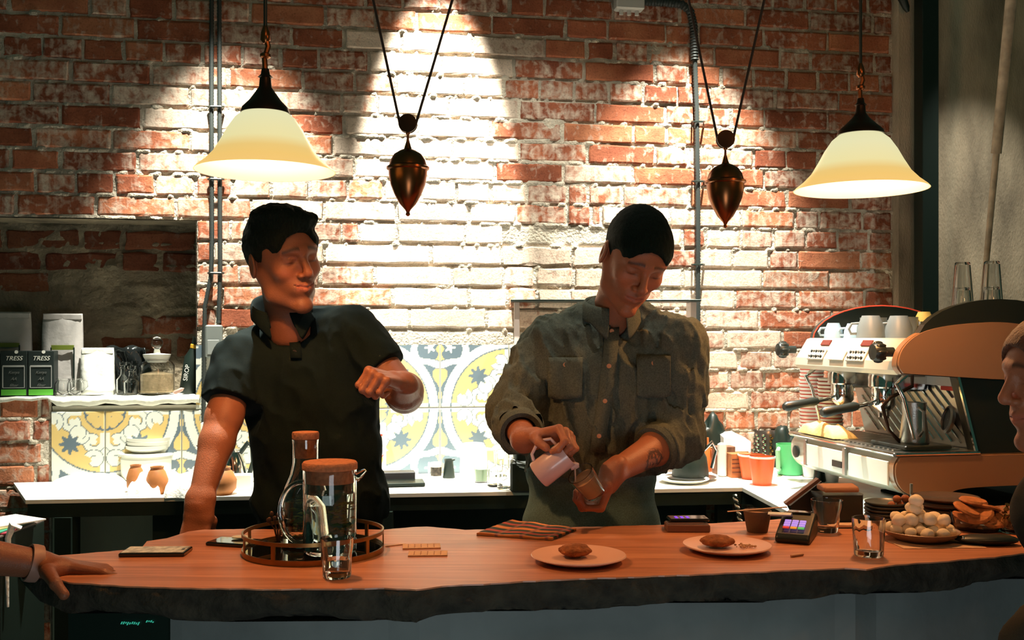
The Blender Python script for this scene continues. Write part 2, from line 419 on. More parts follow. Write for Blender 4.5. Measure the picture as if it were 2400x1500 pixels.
for i, (vis, c, x, y) in enumerate(scored):
    k, a, b, z0, z1 = c; proud = rng.uniform(.0005, .006)
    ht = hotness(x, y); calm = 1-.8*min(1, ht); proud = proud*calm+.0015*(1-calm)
    if k == 9 and (1335 < x < 1440): proud = -.022     # knocked-out pocket
    if k == 9 and (1180 < x < 1335): proud = -.006
    if k == 10 and 1177 < x < 1500: proud = rng.uniform(-.004, .006)
    vs, fs = brick_mesh(a, b, z0, z1, proud, rng, rough=.0022 if not (9 <= k <= 12 and 1180 < x < 1440) else .005, calm=calm)
    if vis > 0 and nb < 300:
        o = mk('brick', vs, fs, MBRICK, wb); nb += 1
        o['wash_glow'] = float(min(1.3, .25+1.05*hotness(x, y)+rng.uniform(-.25, .28))); o['tone'] = rng.uniform(.78, 1.1)  # limewash, plus spotlight put into the brick colour
    elif y > -250 and y < 1500 and -350 < x:
        base = len(rest_v); rest_v += vs; rest_f += [tuple(base+q for q in f) for f in fs]
o = mk('brick_remainder', rest_v, rest_f, MBRICK, wb); o['kind'] = 'stuff'; o['wash_glow'] = .4; o['tone'] = .8

# niche: recessed dirty brick with its shade painted in, jambs and a limewashed sill
ND = 0.17
wn = relief('wall_niche', UL, U_NR, NICHE_B, NICHE_T+.01, -ND, .010, .010, [], M_GRIME_SHADE, seed=4); wn['kind'] = 'structure'
o = mb = MB()
mb.add([wall(U_NR, NICHE_B, 0), wall(U_NR, NICHE_T, 0), wall(U_NR+.001, NICHE_T, -ND), wall(U_NR+.001, NICHE_B, -ND)], [(0, 1, 2, 3)])
mb.add([wall(UL, NICHE_T, 0), wall(U_NR, NICHE_T, 0), wall(U_NR, NICHE_T+.004, -ND), wall(UL, NICHE_T+.004, -ND)], [(0, 1, 2, 3)])
o = mb.build('niche_jamb', M_GRIME_SHADE, wn)
for k in range(6):
    z1 = NICHE_T-.02-PITCH*k; uu = UL+rng.uniform(0, .2)
    if k == 3: continue
    while uu < U_NR-.05:
        ln = rng.choice([.25, .25, .13]); b = min(uu+ln, U_NR-.01)
        if rng.random() < (.95 if k < 2 else .5):
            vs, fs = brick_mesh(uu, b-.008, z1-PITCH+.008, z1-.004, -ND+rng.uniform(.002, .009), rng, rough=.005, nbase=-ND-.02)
            o = mk('brick', vs, fs, MBRICK, wn); o['wash_glow'] = rng.uniform(.0, .25); o['tone'] = rng.uniform(.25, .42)  # dark tone carries the niche shade too
        uu += ln+.012
mb = MB(); 
N_ = 46
vs = []; fs = []
for i in range(N_+1):
    u = UL+(U_NR+.012-UL)*i/N_; j = .004*math.sin(i*1.7)+.003*math.sin(i*.71+2)
    thin = .4 if u < U_TL else 1
    vs += [wall(u, NICHE_B+.002+j*.3, -ND), wall(u, NICHE_B+.004+j*.4, .010+j*.5), wall(u, NICHE_B-.022*thin+j, .012+j*.5), wall(u, NICHE_B-.028*thin+j, -.002)]
for i in range(N_):
    for q in range(3): fs.append((i*4+q, i*4+q+1, i*4+5+q, i*4+4+q))
o = mk('trim_1', vs, fs, M_LIME, smooth=True); o['kind'] = 'structure'

# ---- encaustic tiles: one printed face, turned four ways
def tile_colors(n=76):
    g = np.linspace(0, 1, n); A, B = np.meshgrid(g, g, indexing='ij')
    wht = np.array((.66, .68, .60)); yel = np.array((.60, .44, .17)); blu = np.array((.11, .15, .18)); 
    r = np.hypot(A, B); C = np.ones((n, n, 3))*yel
    lo, hi = np.minimum(A, B), np.maximum(A, B)
    def put(mask, col): C[mask] = col
    # rosette in the medallion centre
    ang = np.arctan2(B, A)
    put(r < .27, blu); put(r < .10+.15*np.abs(np.cos(2*(ang)))**2*1.0, yel); put((np.hypot(hi-.16, lo-.10) < .07), yel)
    # scrolls
    def scroll(cx, cy, R, a0):
        for (x, y) in ((A, B), (B, A)):
            d = np.hypot(x-cx, y-cy); th = (np.arctan2(y-cy, x-cx)-a0) % (2*np.pi)
            rad = R*(1-.10*th)
            put((np.abs(d-rad) < .048) & (th < 5.2), blu); put((np.abs(d-rad) < .038) & (th < 5.2), wht)
            put(d < .045, wht)
    put((lo < .055) & (hi > .30) & (hi < .84), wht)
    scroll(.42, .15, .12, -1.2); scroll(.66, .13, .10, 2.0); scroll(.30, .33, .085, .6)
    th = np.arctan2(B-.45, A-.45); d = np.hypot(A-.45, B-.45)
    put(d < .115+.030*np.cos(8*th), blu)
    # big ring
    put(r > .835, blu); put((r > .855) & (r < .975), wht); put(r > .995, blu)
    # corner motif outside the ring
    a, b = 1-A, 1-B; cheb = np.maximum(a, b); mn = np.minimum(a, b); out = r > .995
    leaf = (mn < .055+.05*np.sin(np.clip((cheb-.42)/.42, 0, 1)*np.pi*2.0)) & (cheb > .44)
    put(out & leaf, yel); put(out & leaf & (mn < .012), wht)
    rr = .335+.035*(np.abs(a-b)/np.maximum(cheb, .01))
    band = np.abs(cheb-rr+.02*np.cos(6*np.arctan2(b, a))) < .048
    put(band & (r > .86), wht); put(band & ~(r > .86) & (cheb < .40), wht)
    inn = cheb < rr-.048
    put(inn, blu); fl = np.hypot(a-.14, b-.14) < .055+.022*np.cos(5*np.arctan2(b-.14, a-.14)); put(inn & fl, wht)
    put(inn & (mn < .035+.02*np.cos(cheb*40)), yel); put(inn & (cheb < .09), yel)
    put((cheb < .40) & (r < .855) & (cheb > rr+.05), yel)
    e = .008; put((A < e) | (B < e) | (A > 1-e) | (B > 1-e), np.array((.55, .54, .44)))
    return C.reshape(-1, 3)
TS = 0.2545
M_TILE = mat_attr('glazed_tile', .28, bump=.15, bscale=40)
def tile_mesh(rot):
    n = 76; g = np.linspace(0, 1, n); A, B = np.meshgrid(g, g, indexing='ij')
    C = tile_colors(n); s = TS-.002
    # rot: quadrant of the medallion this tile fills (sx, sz)
    sx, sz = rot
    X = (A if sx > 0 else 1-A)*s+.001; Z = (B if sz > 0 else 1-B)*s+.001
    ed = np.minimum(np.minimum(A, 1-A), np.minimum(B, 1-B)) < .001
    Yv = np.where(ed, -.004, -.006)
    V = np.stack([X, Yv, Z], -1).reshape(-1, 3); idx = np.arange(n*n).reshape(n, n)
    Q = np.stack([idx[:-1, :-1], idx[1:, :-1], idx[1:, 1:], idx[:-1, 1:]], -1).reshape(-1, 4)
    if sx*sz < 0: Q = Q[:, ::-1]
    base = len(V); V = np.vstack([V, [[0, .008, 0], [s, .008, 0], [s, .008, s], [0, .008, s]]])
    c4 = [idx[0, 0], idx[-1, 0], idx[-1, -1], idx[0, -1]]
    # corners in (X,Z) order
    cor = sorted(c4, key=lambda q: (round(float(V[q][2]), 3), round(float(V[q][0]), 3)))
    a, b, d, c = cor[0], cor[1], cor[2], cor[3]
    sides = np.array([[a, b, base+1, base], [b, c, base+2, base+1], [c, d, base+3, base+2], [d, a, base, base+3]])
    Q = np.vstack([Q, sides]); C = np.vstack([C, np.ones((4, 3))*.4])
    o = mk('tile', V, Q, M_TILE, None, smooth=False, cols=C); me = o.data; bpy.data.objects.remove(o); return me
TM = {(a, b): tile_mesh((a, b)) for a in (1, -1) for b in (1, -1)}
tb = MB(); wbox(tb, U_NR+.001, U_TR, 0, TILE_TOP, -.02, -.004); wbox(tb, U_TL, U_NR+.001, 0, NICHE_B-.03, -.02, -.004)
tiled = tb.build('wall_tiled', mat('tile_grout', (.62, .60, .50), .9)); tiled['kind'] = 'structure'
def cut_tile(me, x0, x1, z0, z1):
    bm = bmesh.new(); bm.from_mesh(me)
    for co, no in (((x0, 0, 0), (-1, 0, 0)), ((x1, 0, 0), (1, 0, 0)), ((0, 0, z0), (0, 0, -1)), ((0, 0, z1), (0, 0, 1))):
        bmesh.ops.bisect_plane(bm, geom=bm.verts[:]+bm.edges[:]+bm.faces[:], plane_co=co, plane_no=no, clear_outer=True)
    m2 = me.copy(); bm.to_mesh(m2); bm.free(); return m2
def lay_tiles(uA, uB, ucen, zcen, ztop):
    i0 = math.floor((uA-ucen)/TS); i1 = math.ceil((uB-ucen)/TS)
    for i in range(i0, i1):
        for j in range(-2, 2):
            u, z = ucen+i*TS, zcen+j*TS
            if z+TS < .86 or z > ztop: continue
            sx = 1 if i % 2 == 0 else -1; sz = 1 if j % 2 == 0 else -1
            me = TM[(sx, sz)]
            x0, x1, z0, z1 = max(0, uA-u), min(TS, uB-u), max(0, .86-z), min(TS, ztop-z)
            if x1-x0 < .02 or z1-z0 < .02: continue
            if x0 > 1e-4 or x1 < TS-1e-4 or z0 > 1e-4 or z1 < TS-1e-4: me = cut_tile(me, x0, x1, z0, z1)
            o = bpy.data.objects.new('tile', me); COL.objects.link(o); o.parent = tiled
            o.location = wall(u, z, 0); o.rotation_euler = (0, 0, TH)
ZJ = wz(1031, 955)
lay_tiles(U_TL, U_NR, wu(247), wz(247, 962), NICHE_B-.03)
lay_tiles(U_NR, wu(640), wu(247)+2*TS, wz(247, 962), TILE_TOP)
lay_tiles(wu(640), U_TR, wu(1031)+TS, ZJ, TILE_TOP)

# concrete pier on the right, floor
M_CONC = mat('stained_concrete', (.42, .34, .24), .9, var=.55, vscale=1.0, bump=.8, bscale=30, stretch=(7, 7, 2.2))
mb = MB(); wbox(mb, UR, UR+1.6, 0, 3.0, -.3, .045)
o = mb.build('wall_right', M_CONC); o['kind'] = 'structure'
mb = MB(); mb.add([(-2.6, 1.2, 0), (3.2, 1.2, 0), (3.2, 4.6, 0), (-2.6, 4.6, 0)], [(0, 1, 2, 3)])
mb.add([(-2.6, 1.2, -.05), (3.2, 1.2, -.05), (3.2, 4.6, -.05), (-2.6, 4.6, -.05)], [(0, 1, 2, 3)])
o = mb.build('floor', mat('floor_concrete', (.06, .06, .05), .7, var=.3, vscale=4)); o['kind'] = 'structure'

# pole, pale pipe, conduits, boxes
def pole():
    t = thing('steel_column', 'tall black steel column in front of the stained concrete wall', 'column', wall(wu(2171, .12), 0, .12))
    mb = MB(RZ(TH)); mb.box((0, 0, 1.5), (.068, .06, 3.0), bev=.004); mb.build('shaft', M_BLACK, t)
    mb = MB(RZ(TH)); mb.box((0, 0, .01), (.16, .12, .02)); mb.build('base_plate', M_BLACK, t)
pole()
a, b = W(2382, -120, 3.3), W(2312, 610, 3.5); c = W(2335, 360, 3.43)
t = thing('leaning_pipe', 'pale plaster-splashed pipe leaning against the concrete at far right', 'pipe', a)
mb = MB(); mb.tube([a, c], [.019, .017], 12); mb.build('upper_sleeve', mat('pale_pipe', (.42, .36, .27), .8, var=.3, vscale=25), t, True, True)
mb = MB(); mb.tube([c, b, b+(b-c)*1.6], [.011, .010, .010], 10); mb.build('lower_tube', MATS['pale_pipe'], t, True, True)
M_COND = mat('ribbed_conduit', (.03, .037, .035), .5)
def conduit(pts, r, parent, name='conduit'):
    """corrugated hose: ribs modelled along the path"""
    P = [Vector(p) for p in pts]; out = []; rr = []
    for a, b in zip(P, P[1:]):
        n = max(2, int((b-a).length/.0055))
        for i in range(n): out.append(a.lerp(b, i/n)); rr.append(r if len(rr) % 2 else r*.8)
    out.append(P[-1]); rr.append(r)
    return MB().tube(out, rr, 8).build(name, M_COND, parent, True, True)
def wp(px, py, n=.02): return Vector(wall(wu(px, n), wz(px, py, n), n))
t = thing('cable_conduit', 'pair of black ribbed conduits running down the brick left of the pendant', 'conduit', wp(505, 0))
conduit([wp(496, -60), wp(496, 300), wp(497, 560), wp(494, 650), wp(480, 720), wp(478, 900), wp(476, 1160)], .0085, t)
conduit([wp(514, -60), wp(515, 300), wp(516, 640), wp(512, 757)], .0085, t)
for y in (250, 420, 640):
    MB().tube([wp(488, y, .012), wp(494, y, .032), wp(518, y, .032), wp(524, y, .012)], .004, 6).build('clip', M_BLACK, t, True, True)
t = thing('socket_box', 'grey socket box on the brick at the foot of the ribbed conduit', 'socket', wp(503, 800, 0))
MB(RZ(TH)).box((0, -.016, 0), (.058, .032, .115), bev=.008).build('housing', mat('grey_plastic', (.16, .18, .17), .5), t)
MB(RZ(TH)).box((0, -.034, -.02), (.04, .004, .05), bev=.002).build('cover', mat('grey_plastic_pale', (.22, .24, .23), .5), t)
t = thing('black_conduit', 'thick black conduit bending from the white junction box down the brick', 'conduit', wp(1628, 0))
conduit([wp(1500, 3), wp(1560, 6), wp(1598, 10), wp(1618, 26), wp(1626, 60), wp(1628, 140)], .017, t)
conduit([wp(1628, 130), wp(1633, 260), wp(1636, 480), wp(1636, 800), wp(1637, 1000), wp(1637, 1150)], .0105, t, 'lower_conduit')
for y in (285, 425, 620):
    MB().tube([wp(1622, y, .005), wp(1626, y, .034), wp(1646, y, .034), wp(1650, y, .005)], .004, 6).build('clip', M_BLACK, t, True, True)
t = thing('junction_box', 'small white junction box at the top edge on the brick', 'box', wp(1470, 8, 0))
MB(RZ(TH)).box((0, -.025, 0.02), (.108, .05, .11), bev=.008).build('housing', mat('white_plastic', (.50, .50, .47), .5), t)
mb = MB(RZ(TH))
for q in (-.03, 0, .03): mb.lathe([(.008, -.052), (.008, -.036)], 10, TR(q, -.025, 0))
mb.build('cable_gland', MATS['white_plastic'], t)
t = thing('dark_bracket', 'short dark bracket hanging at the top beside the concrete corner', 'bracket', wp(2128, 10, .1))
MB().tube([wp(2105, -50, .1), wp(2112, -10, .1), wp(2124, 18, .1), wp(2128, 28, .1)], [.022, .018, .013, .006], 10).build('hook', M_BLACK, t, True, True)

# ------------------------------------------------------------------ back counter
def poly_slab(name, pts, z0, z1, m, parent=None, world=True):
    mb = MB(); mb.prism(pts, z0, z1); return mb.build(name, m, parent, False, world)
fl = BP(60, 1172); fr = BP(1740, 1143)
bl = wall(U_TL-.12, 0, .012); br = wall(UR-.02, 0, .012)
pr = (1.78, 3.9)
t = thing('back_counter', 'long white-topped back counter on a black frame under the tiles', 'counter', (fl.x, fl.y, 0))
side0 = (fr.x+.035, 2.705); side1 = (1.95, 3.05)
top = [(fl.x, fl.y), (fr.x, fr.y), side0, side1, (1.95, 3.98), (br[0], br[1]), (bl[0], bl[1])]
poly_slab('worktop', top, ZB-.012, ZB, M_WHITE, t)
def inset(pts, d):
    c = Vector((sum(p[0] for p in pts)/len(pts), sum(p[1] for p in pts)/len(pts)))
    return [((p[0]-c.x)*(1-d)+c.x, (p[1]-c.y)*(1-d)+c.y) for p in pts]
e1 = [(fl.x+.004, fl.y+.004), (fr.x, fr.y+.004), (fr.x+.03, fr.y-.0), side0, side1, (1.95, 3.09), (fr.x+.08, 2.745), (fr.x+.07, fr.y+.05), (fl.x+.004, fl.y+.05)]
poly_slab('frame_rail', e1, ZB-.055, ZB-.0125, M_BLACK, t)
def leg(p): mb = MB(); mb.box((p[0], p[1], (ZB-.055)/2), (.05, .05, ZB-.055)); mb.build('leg', M_BLACK, t, False, True)
for p in (BP(145, 1172), BP(900, 1160), (fr.x-.05, fr.y+.03, 0), (fr.x+.09, 2.78, 0), (bl[0]+.2, bl[1]-.05, 0)):
    leg((p[0], p[1]+.03))
mb = MB(); y1 = fl.y+.10; mb.add([(fl.x+.35, y1, 0.0), (fr.x-.1, fr.y+.1, 0), (fr.x-.1, fr.y+.1, ZB-.06), (fl.x+.35, y1, ZB-.06)], [(0, 1, 2, 3)])
mb.add([(fl.x+.35, y1+.02, 0.0), (fr.x-.1, fr.y+.12, 0), (fr.x-.1, fr.y+.12, ZB-.06), (fl.x+.35, y1+.02, ZB-.06)], [(0, 1, 2, 3)])
mb.build('front_panel', M_BLACK, t, False, True)

# ------------------------------------------------------------------ bar counter with live edge
rng = random.Random(11)
front = [(95, 1345), (160, 1364), (250, 1371), (400, 1377), (600, 1380), (750, 1380), (900, 1378), (975, 1381), (1050, 1372), (1150, 1367), (1300, 1358), (1500, 1351), (1700, 1343), (1850, 1336), (1980, 1331), (2030, 1334), (2080, 1325), (2200, 1316), (2330, 1305), (2400, 1297), (2560, 1282)]
back = [(2560, 1176), (2400, 1182), (2100, 1200), (1900, 1212), (1750, 1222), (1640, 1228), (1200, 1239), (1090, 1242), (1050, 1238), (1000, 1234), (960, 1236), (900, 1241), (560, 1240), (480, 1241), (440, 1246), (390, 1262), (345, 1268), (335, 1280), (300, 1288), (200, 1297), (110, 1304), (60, 1318)]
def dens(L, step=.012, amp=.0025):
    P = [CP(*p) for p in L]; out = []
    for a, b in zip(P, P[1:]):
        n = max(1, int((b-a).length/step))
        for i in range(n):
            q = a.lerp(b, i/n); out.append(Vector((q.x, q.y+amp*math.sin(q.x*37+1)*math.sin(q.x*83)+rng.uniform(-amp, amp)*.35, ZT)))
    out.append(P[-1]); return out
fr_ = dens(front); bk_ = dens(back); loop = fr_+bk_; n = len(loop)
cen = Vector((0.2, 2.25, ZT)); vs = []; fs = []
lay = [(0, 0.0, 0), (.004, -.010, .3), (.006, -.028, 1), (.0, -.046, 1), (-.016, -.058, 1)]
for off, dz, j in lay:
    for i, p in enumerate(loop):
        q = loop[(i+1) % n]-loop[i-1]; nrm = Vector((q.y, -q.x, 0)).normalized() if q.length > 0 else Vector((0, -1, 0))
        rr = j*(.006*math.sin(p.x*21+dz*90)+.005*math.sin(p.x*55+1.3+dz*40)+rng.uniform(-.003, .003))
        vs.append(p+nrm*(off+rr)+Vector((0, 0, dz+ (j*.005*math.sin(p.x*17+2) if dz < -.04 else 0))))
M_WOOD = None
def wood():
    m = bpy.data.materials.new('oiled_wood'); t, b = nt(m); N = t.nodes; L = t.links
    g = N.new('ShaderNodeTexCoord'); mp = N.new('ShaderNodeMapping'); mp.inputs['Scale'].default_value = (1.1, 16, 16); L.new(g.outputs['Object'], mp.inputs['Vector'])
    n = N.new('ShaderNodeTexNoise'); n.inputs['Scale'].default_value = 2.2; n.inputs['Detail'].default_value = 8; n.inputs['Distortion'].default_value = 1.2; L.new(mp.outputs[0], n.inputs['Vector'])
    r = N.new('ShaderNodeValToRGB'); e = r.color_ramp.elements; e[0].position = .3; e[0].color = (.34, .120, .055, 1); e[1].position = .72; e[1].color = (.62, .27, .14, 1)
    q = e.new(.5); q.color = (.50, .190, .092, 1)
    L.new(n.outputs['Fac'], r.inputs['Fac']); L.new(r.outputs['Color'], b.inputs['Base Color']); b.inputs['Roughness'].default_value = .42
    bp = N.new('ShaderNodeBump'); bp.inputs['Strength'].default_value = .15; bp.inputs['Distance'].default_value = .002; L.new(n.outputs['Fac'], bp.inputs['Height']); L.new(bp.outputs[0], b.inputs['Normal'])
    return m
M_WOOD = wood(); M_BARK = mat('bark_edge', (.026, .022, .014), .9, var=.5, vscale=30, bump=2.0, bscale=60)
t = thing('bar_counter', 'thick live-edge wooden bar top on a grey concrete front', 'counter', (0.2, 2.1, 0))
from mathutils.geometry import tessellate_polygon
tris = [tuple(tr) for tr in tessellate_polygon([[p for p in loop]])]
mk('worktop', [vs[i] for i in range(n)]+[Vector((v.x, v.y, v.z-.003)) for v in vs[:n]], tris+[(i, (i+1) % n, n+(i+1) % n, n+i) for i in range(n)], M_WOOD, t, world=True)
fs = []
for k in range(len(lay)-1):
    for i in range(n): j = (i+1) % n; fs.append((k*n+i, k*n+j, (k+1)*n+j, (k+1)*n+i))
for tr in tris: fs.append(tuple(4*n+i for i in reversed(tr)))
mk('bark_edge', [Vector((v.x, v.y, v.z-.0035)) for v in vs], fs, M_BARK, t, smooth=True, world=True)
# concrete front, following the slab
M_GREY = mat('grey_render', (.15, .165, .16), .85, var=.28, vscale=3.5, bump=.5, bscale=25)
fp = [CP(x, y) for x, y in front if x >= 400 and x < 2300]; p0 = CP(372, 1376)
fp = [p0]+fp+[CP(2560, 1282)]
poly = [(p.x, p.y+.065) for p in fp]+[(p.x, p.y+.20) for p in reversed(fp)]
poly_slab('concrete_front', poly, 0, ZT-.066, M_GREY, t)
# black under-counter unit at the left end with a lit display
a = CP(120, 1362); b = CP(368, 1376)
t = thing('under_counter_unit', 'black under-counter unit with a small teal display at lower left', 'cabinet', (a.x, a.y+.08, 0))
mb = MB(); mb.prism([(a.x, a.y+.075), (b.x, b.y+.075), (b.x, b.y+.22), (a.x, a.y+.20)], 0.02, ZT-.07); mb.build('body', M_BLACK, t, False, True)
d = W(300, 1467, b.y+.07)
mb = MB(); rr = random.Random(3)
for i in range(9): mb.box((d.x-.021+i*.0045, 0, rr.uniform(-.001, .001)), (.0028, .002, rr.uniform(.003, .007)))
for i in range(4): mb.box((d.x+.030+i*.0045, 0, .006+rr.uniform(-.002, .001)), (.003, .002, rr.uniform(.0025, .005)))
for v in range(len(mb.v)):
    x, y, z = mb.v[v]; mb.v[v] = (x+z*.5, a.y+.071+(x-a.x)/(b.x-a.x)*(b.y-a.y), z+d.z)
mb.build('display', mat('teal_display', (.02, .1, .08), .5, emit=(.05, .62, .42), est=.55), t, False, True)
# ------------------------------------------------------------------ pendants and counterweights
def m_shade():
    m = bpy.data.materials.new('opal_glass_shade'); t, b = nt(m); N = t.nodes; L = t.links
    b.inputs['Base Color'].default_value = (.30, .22, .10, 1); b.inputs['Roughness'].default_value = .25
    tc = N.new('ShaderNodeTexCoord'); sp = N.new('ShaderNodeSeparateXYZ'); L.new(tc.outputs['Object'], sp.inputs[0])
    r = N.new('ShaderNodeValToRGB'); mr = N.new('ShaderNodeMapRange'); mr.inputs['From Min'].default_value = 0; mr.inputs['From Max'].default_value = .17
    L.new(sp.outputs['Z'], mr.inputs['Value']); L.new(mr.outputs[0], r.inputs['Fac'])
    e = r.color_ramp.elements; e[0].position = 0; e[0].color = (.88, .55, .17, 1); e[1].position = 1; e[1].color = (.74, .72, .42, 1)
    for p, c in ((.12, (.86, .55, .16, 1)), (.24, (.80, .55, .18, 1)), (.38, (.80, .72, .36, 1)), (.7, (.76, .74, .44, 1))): q = e.new(p); q.color = c
    L.new(r.outputs['Color'], b.inputs['Emission Color']); b.inputs['Emission Strength'].default_value = 1.0
    return m
M_SHADE = m_shade(); M_SHIN = mat('opal_glass_inside', (.6, .5, .3), .4, emit=(.95, .86, .60), est=1.0)
M_BULB = mat('lit_bulb', (1, 1, 1), .3, emit=(1, .85, .55), est=6)
M_BRONZE = mat('dark_bronze', (.05, .025, .014), .38, .8)
def pendant(px, py, Y, R, label, power):
    c = W(px, py, Y); t = thing('pendant_lamp', label, 'lamp', c, group=None)
    k = R/.175
    P = [(.175, 0), (.170, .006), (.150, .022), (.128, .045), (.110, .075), (.094, .105), (.075, .133), (.052, .152), (.030, .160), (.026, .161)]
    P = [(r*k, z*k) for r, z in P]
    mb = MB(); mb.lathe(P, 64, cap0=False, cap1=True); mb.build('lamp_shade', M_SHADE, t, True)
    Q = [(r-.004, z-.003) for r, z in P[1:]]
    mb = MB(); mb.lathe([(P[0][0]-.002, 0)]+Q, 64, cap0=False, cap1=False); mb.build('shade_inside', M_SHIN, t, True)
    zt = .160*k
    mb = MB(); mb.lathe([(.062*k, zt-.012), (.058*k, zt), (.040*k, zt+.016), (.022, zt+.034), (.014, zt+.046), (.012, zt+.066), (.016, zt+.068), (.010, zt+.074), (.008, zt+.086)], 28); mb.build('lamp_holder', M_BRONZE, t, True)
    mb = MB(); mb.tube([(0, 0, zt+.078), (-.002, 0, zt+.11), (.006, 0, zt+.135), (0, 0, zt+.16)], .006, 8)
    mb.lathe([(.006, zt+.108), (.012, zt+.112), (.012, zt+.118), (.006, zt+.122)], 12)
    mb.lathe([(.005, zt+.142), (.011, zt+.15), (.010, zt+.165), (.005, zt+.18)], 12); mb.build('chain_link', M_COPPER, t, True)
    MB().tube([(0, 0, zt+.16), (0, 0, 1.2)], .0042, 8).build('cord', M_BLACK, t, True)
    mb = MB(); mb.ell((0, 0, .122), (.017, .017, .021), 20, 12); mb.lathe([(.012, .13), (.012, .142)], 14); mb.build('bulb', M_BULB, t, True)
    l = lamp('bulb_light', 'POINT', (0, 0, .096), power, (1.0, .46, .17), .018); l.parent = t
pendant(622, 402, 2.22, .152, 'lit cream bell-shaped glass pendant at left, above the man in black', 21)
pendant(2017, 445, 2.72, .175, 'lit cream bell-shaped glass pendant at right, above the coffee machine', 30)
def weight(px, py, Y, w_, lx, rx, label, ty=-40):
    c = W(px, py, Y); s = w_/2/F*Y; t = thing('counterweight', label, 'counterweight', c)
    k = s/.052
    prof = [(.002, -.108), (.006, -.104), (.004, -.098), (.007, -.092), (.020, -.078), (.033, -.055), (.043, -.030), (.0475, -.006), (.048, .008)]
    MB().lathe([(r*k, z*k) for r, z in prof], 36).build('body', M_COPPER, t, True)
    prof = [(.048, .006), (.053, .009), (.053, .014), (.047, .018), (.043, .032), (.034, .046), (.020, .055), (.010, .059), (.007, .068), (.003, .082), (.003, .094), (.007, .100)]
    MB().lathe([(r*k, z*k) for r, z in prof], 36, cap0=False).build('cap', M_COPPER, t, True)
    M = TR(0, 0, .122*k) @ Matrix.Rotation(math.pi/2, 4, 'X')
    MB().lathe([(.010*k, -.011), (.023*k, -.010), (.023*k, -.005), (.019*k, -.002), (.019*k, .002), (.023*k, .005), (.023*k, .010), (.010*k, .011)], 28, M).build('pulley', M_BRONZE, t, True)
    a = W(lx, ty, Y)-c; b = W(rx, ty, Y)-c; cz = .122*k; r = .020*k
    pl = W(px, py, Y)
    mb = MB(); mb.tube([a, (-r, 0, cz)]+[(-r*math.cos(q), 0, cz-r*math.sin(q)) for q in (.4, .8, 1.2, 1.57, 1.94, 2.34, 2.74)]+[(r, 0, cz), b], .0034, 7)
    mb.build('cord', mat('braided_cord', (.03, .02, .015), .8), t, True)
weight(956, 405, 2.50, 98, 866, 1072, 'copper acorn counterweight on its pulley, between the left pendant and the men')
weight(1700, 437, 2.62, 94, 1606, 1800, 'copper acorn counterweight on its pulley, beside the black wall conduit')

# ------------------------------------------------------------------ text helper
def text(name, body, size, M, m, parent, world=True, shear=0.0, ext=.0004):
    cu = bpy.data.curves.new(name, 'FONT'); cu.body = body; cu.size = size; cu.align_x = 'CENTER'; cu.align_y = 'CENTER'; cu.extrude = ext; cu.shear = shear
    o = bpy.data.objects.new(name, cu); COL.objects.link(o)
    dg = bpy.context.evaluated_depsgraph_get(); me = bpy.data.meshes.new_from_object(o.evaluated_get(dg))
    bpy.data.objects.remove(o); me.transform(M)
    if world: me.transform(TR(-Vector(root_of(parent).location)))
    me.materials.clear(); me.materials.append(m)
    q = bpy.data.objects.new(name, me); COL.objects.link(q); q.parent = parent; return q
def facing(p, rz=0.0, tilt=0.0):   # plane that faces the camera (text upright)
    return TR(p) @ RZ(rz) @ Matrix.Rotation(math.pi/2-tilt, 4, 'X')

# ------------------------------------------------------------------ things on the niche sill
def sill(px, n=-.07): return Vector(wall(wu(px, n), NICHE_B+.006, n))
def height_at(p, py): return H-(py-HY)/F*p[1]-p[2]
M_PAPER = mat('grey_paper_bag', (.42, .40, .38), .6, var=.12, vscale=18, bump=1.0, bscale=22)
M_PAPERW = mat('white_paper_bag', (.72, .73, .66), .6, var=.06, vscale=18, bump=1.0, bscale=22)
M_GREEN = mat('green_label', (.10, .42, .04), .5); M_OLIVE = mat('olive_label', (.13, .17, .02), .5)
def paperbag(x0, x1, ytop, n, label, m, window=None, group=None):
    p = sill((x0+x1)/2, n); w_ = (x1-x0)/F*p[1]*.96; h = height_at(p, ytop)
    t = thing('coffee_bag', label, 'bag', p, TH)
    nx, nz = 6, 8; vs = []; fs = []
    for s in (-1, 1):
        for j in range(nz+1):
            for i in range(nx+1):
                a, b = i/nx, j/nz; wd = .030*(1-b)**.7+.002
                vs.append(((a-.5)*w_*(1-.04*b), s*wd*(1 if 0 < i < nx else .55)+.003*math.sin(a*9+b*7), h*b))
    q = (nx+1)*(nz+1)
    for s in (0, 1):
        for j in range(nz):
            for i in range(nx):
                k = s*q+j*(nx+1)+i; fs.append((k, k+1, k+nx+2, k+nx+1))
    for j in range(nz):
        for i in (0, nx): k = j*(nx+1)+i; fs.append((k, k+nx+1, q+k+nx+1, q+k))
    for i in range(nx): fs.append((i, i+1, q+i+1, q+i)); k = nz*(nx+1)+i; fs.append((k, k+1, q+k+1, q+k))
    o = mk('bag_body', vs, fs, m, t, True)
    bm = bmesh.new(); bm.from_mesh(o.data); bmesh.ops.recalc_face_normals(bm, faces=bm.faces); bm.to_mesh(o.data); bm.free()
    MB().box((0, -.002, h-.012), (w_*.94, .012, .018), bev=.003).build('folded_top', m, t)
    if window is not None:
        zc, ww, hh = window
        MB().box((w_*.05, -.030, zc*h), (ww*w_, .004, hh*h), bev=.001).build('label_strip', M_OLIVE, t)
        for s in (-1, 1): MB().box((w_*.05+s*ww*w_/2, -.031, zc*h*.6), (.004, .004, zc*h*.8)).build('label_edge', M_BLACK, t)
    return t
paperbag(-40, 74, 731, -.10, 'tall grey paper coffee bag at the left end of the niche', M_PAPER, (.60, .5, .05))
paperbag(100, 195, 735, -.10, 'tall grey paper coffee bag with an olive label, second in the niche', M_PAPER, (.58, .55, .06))
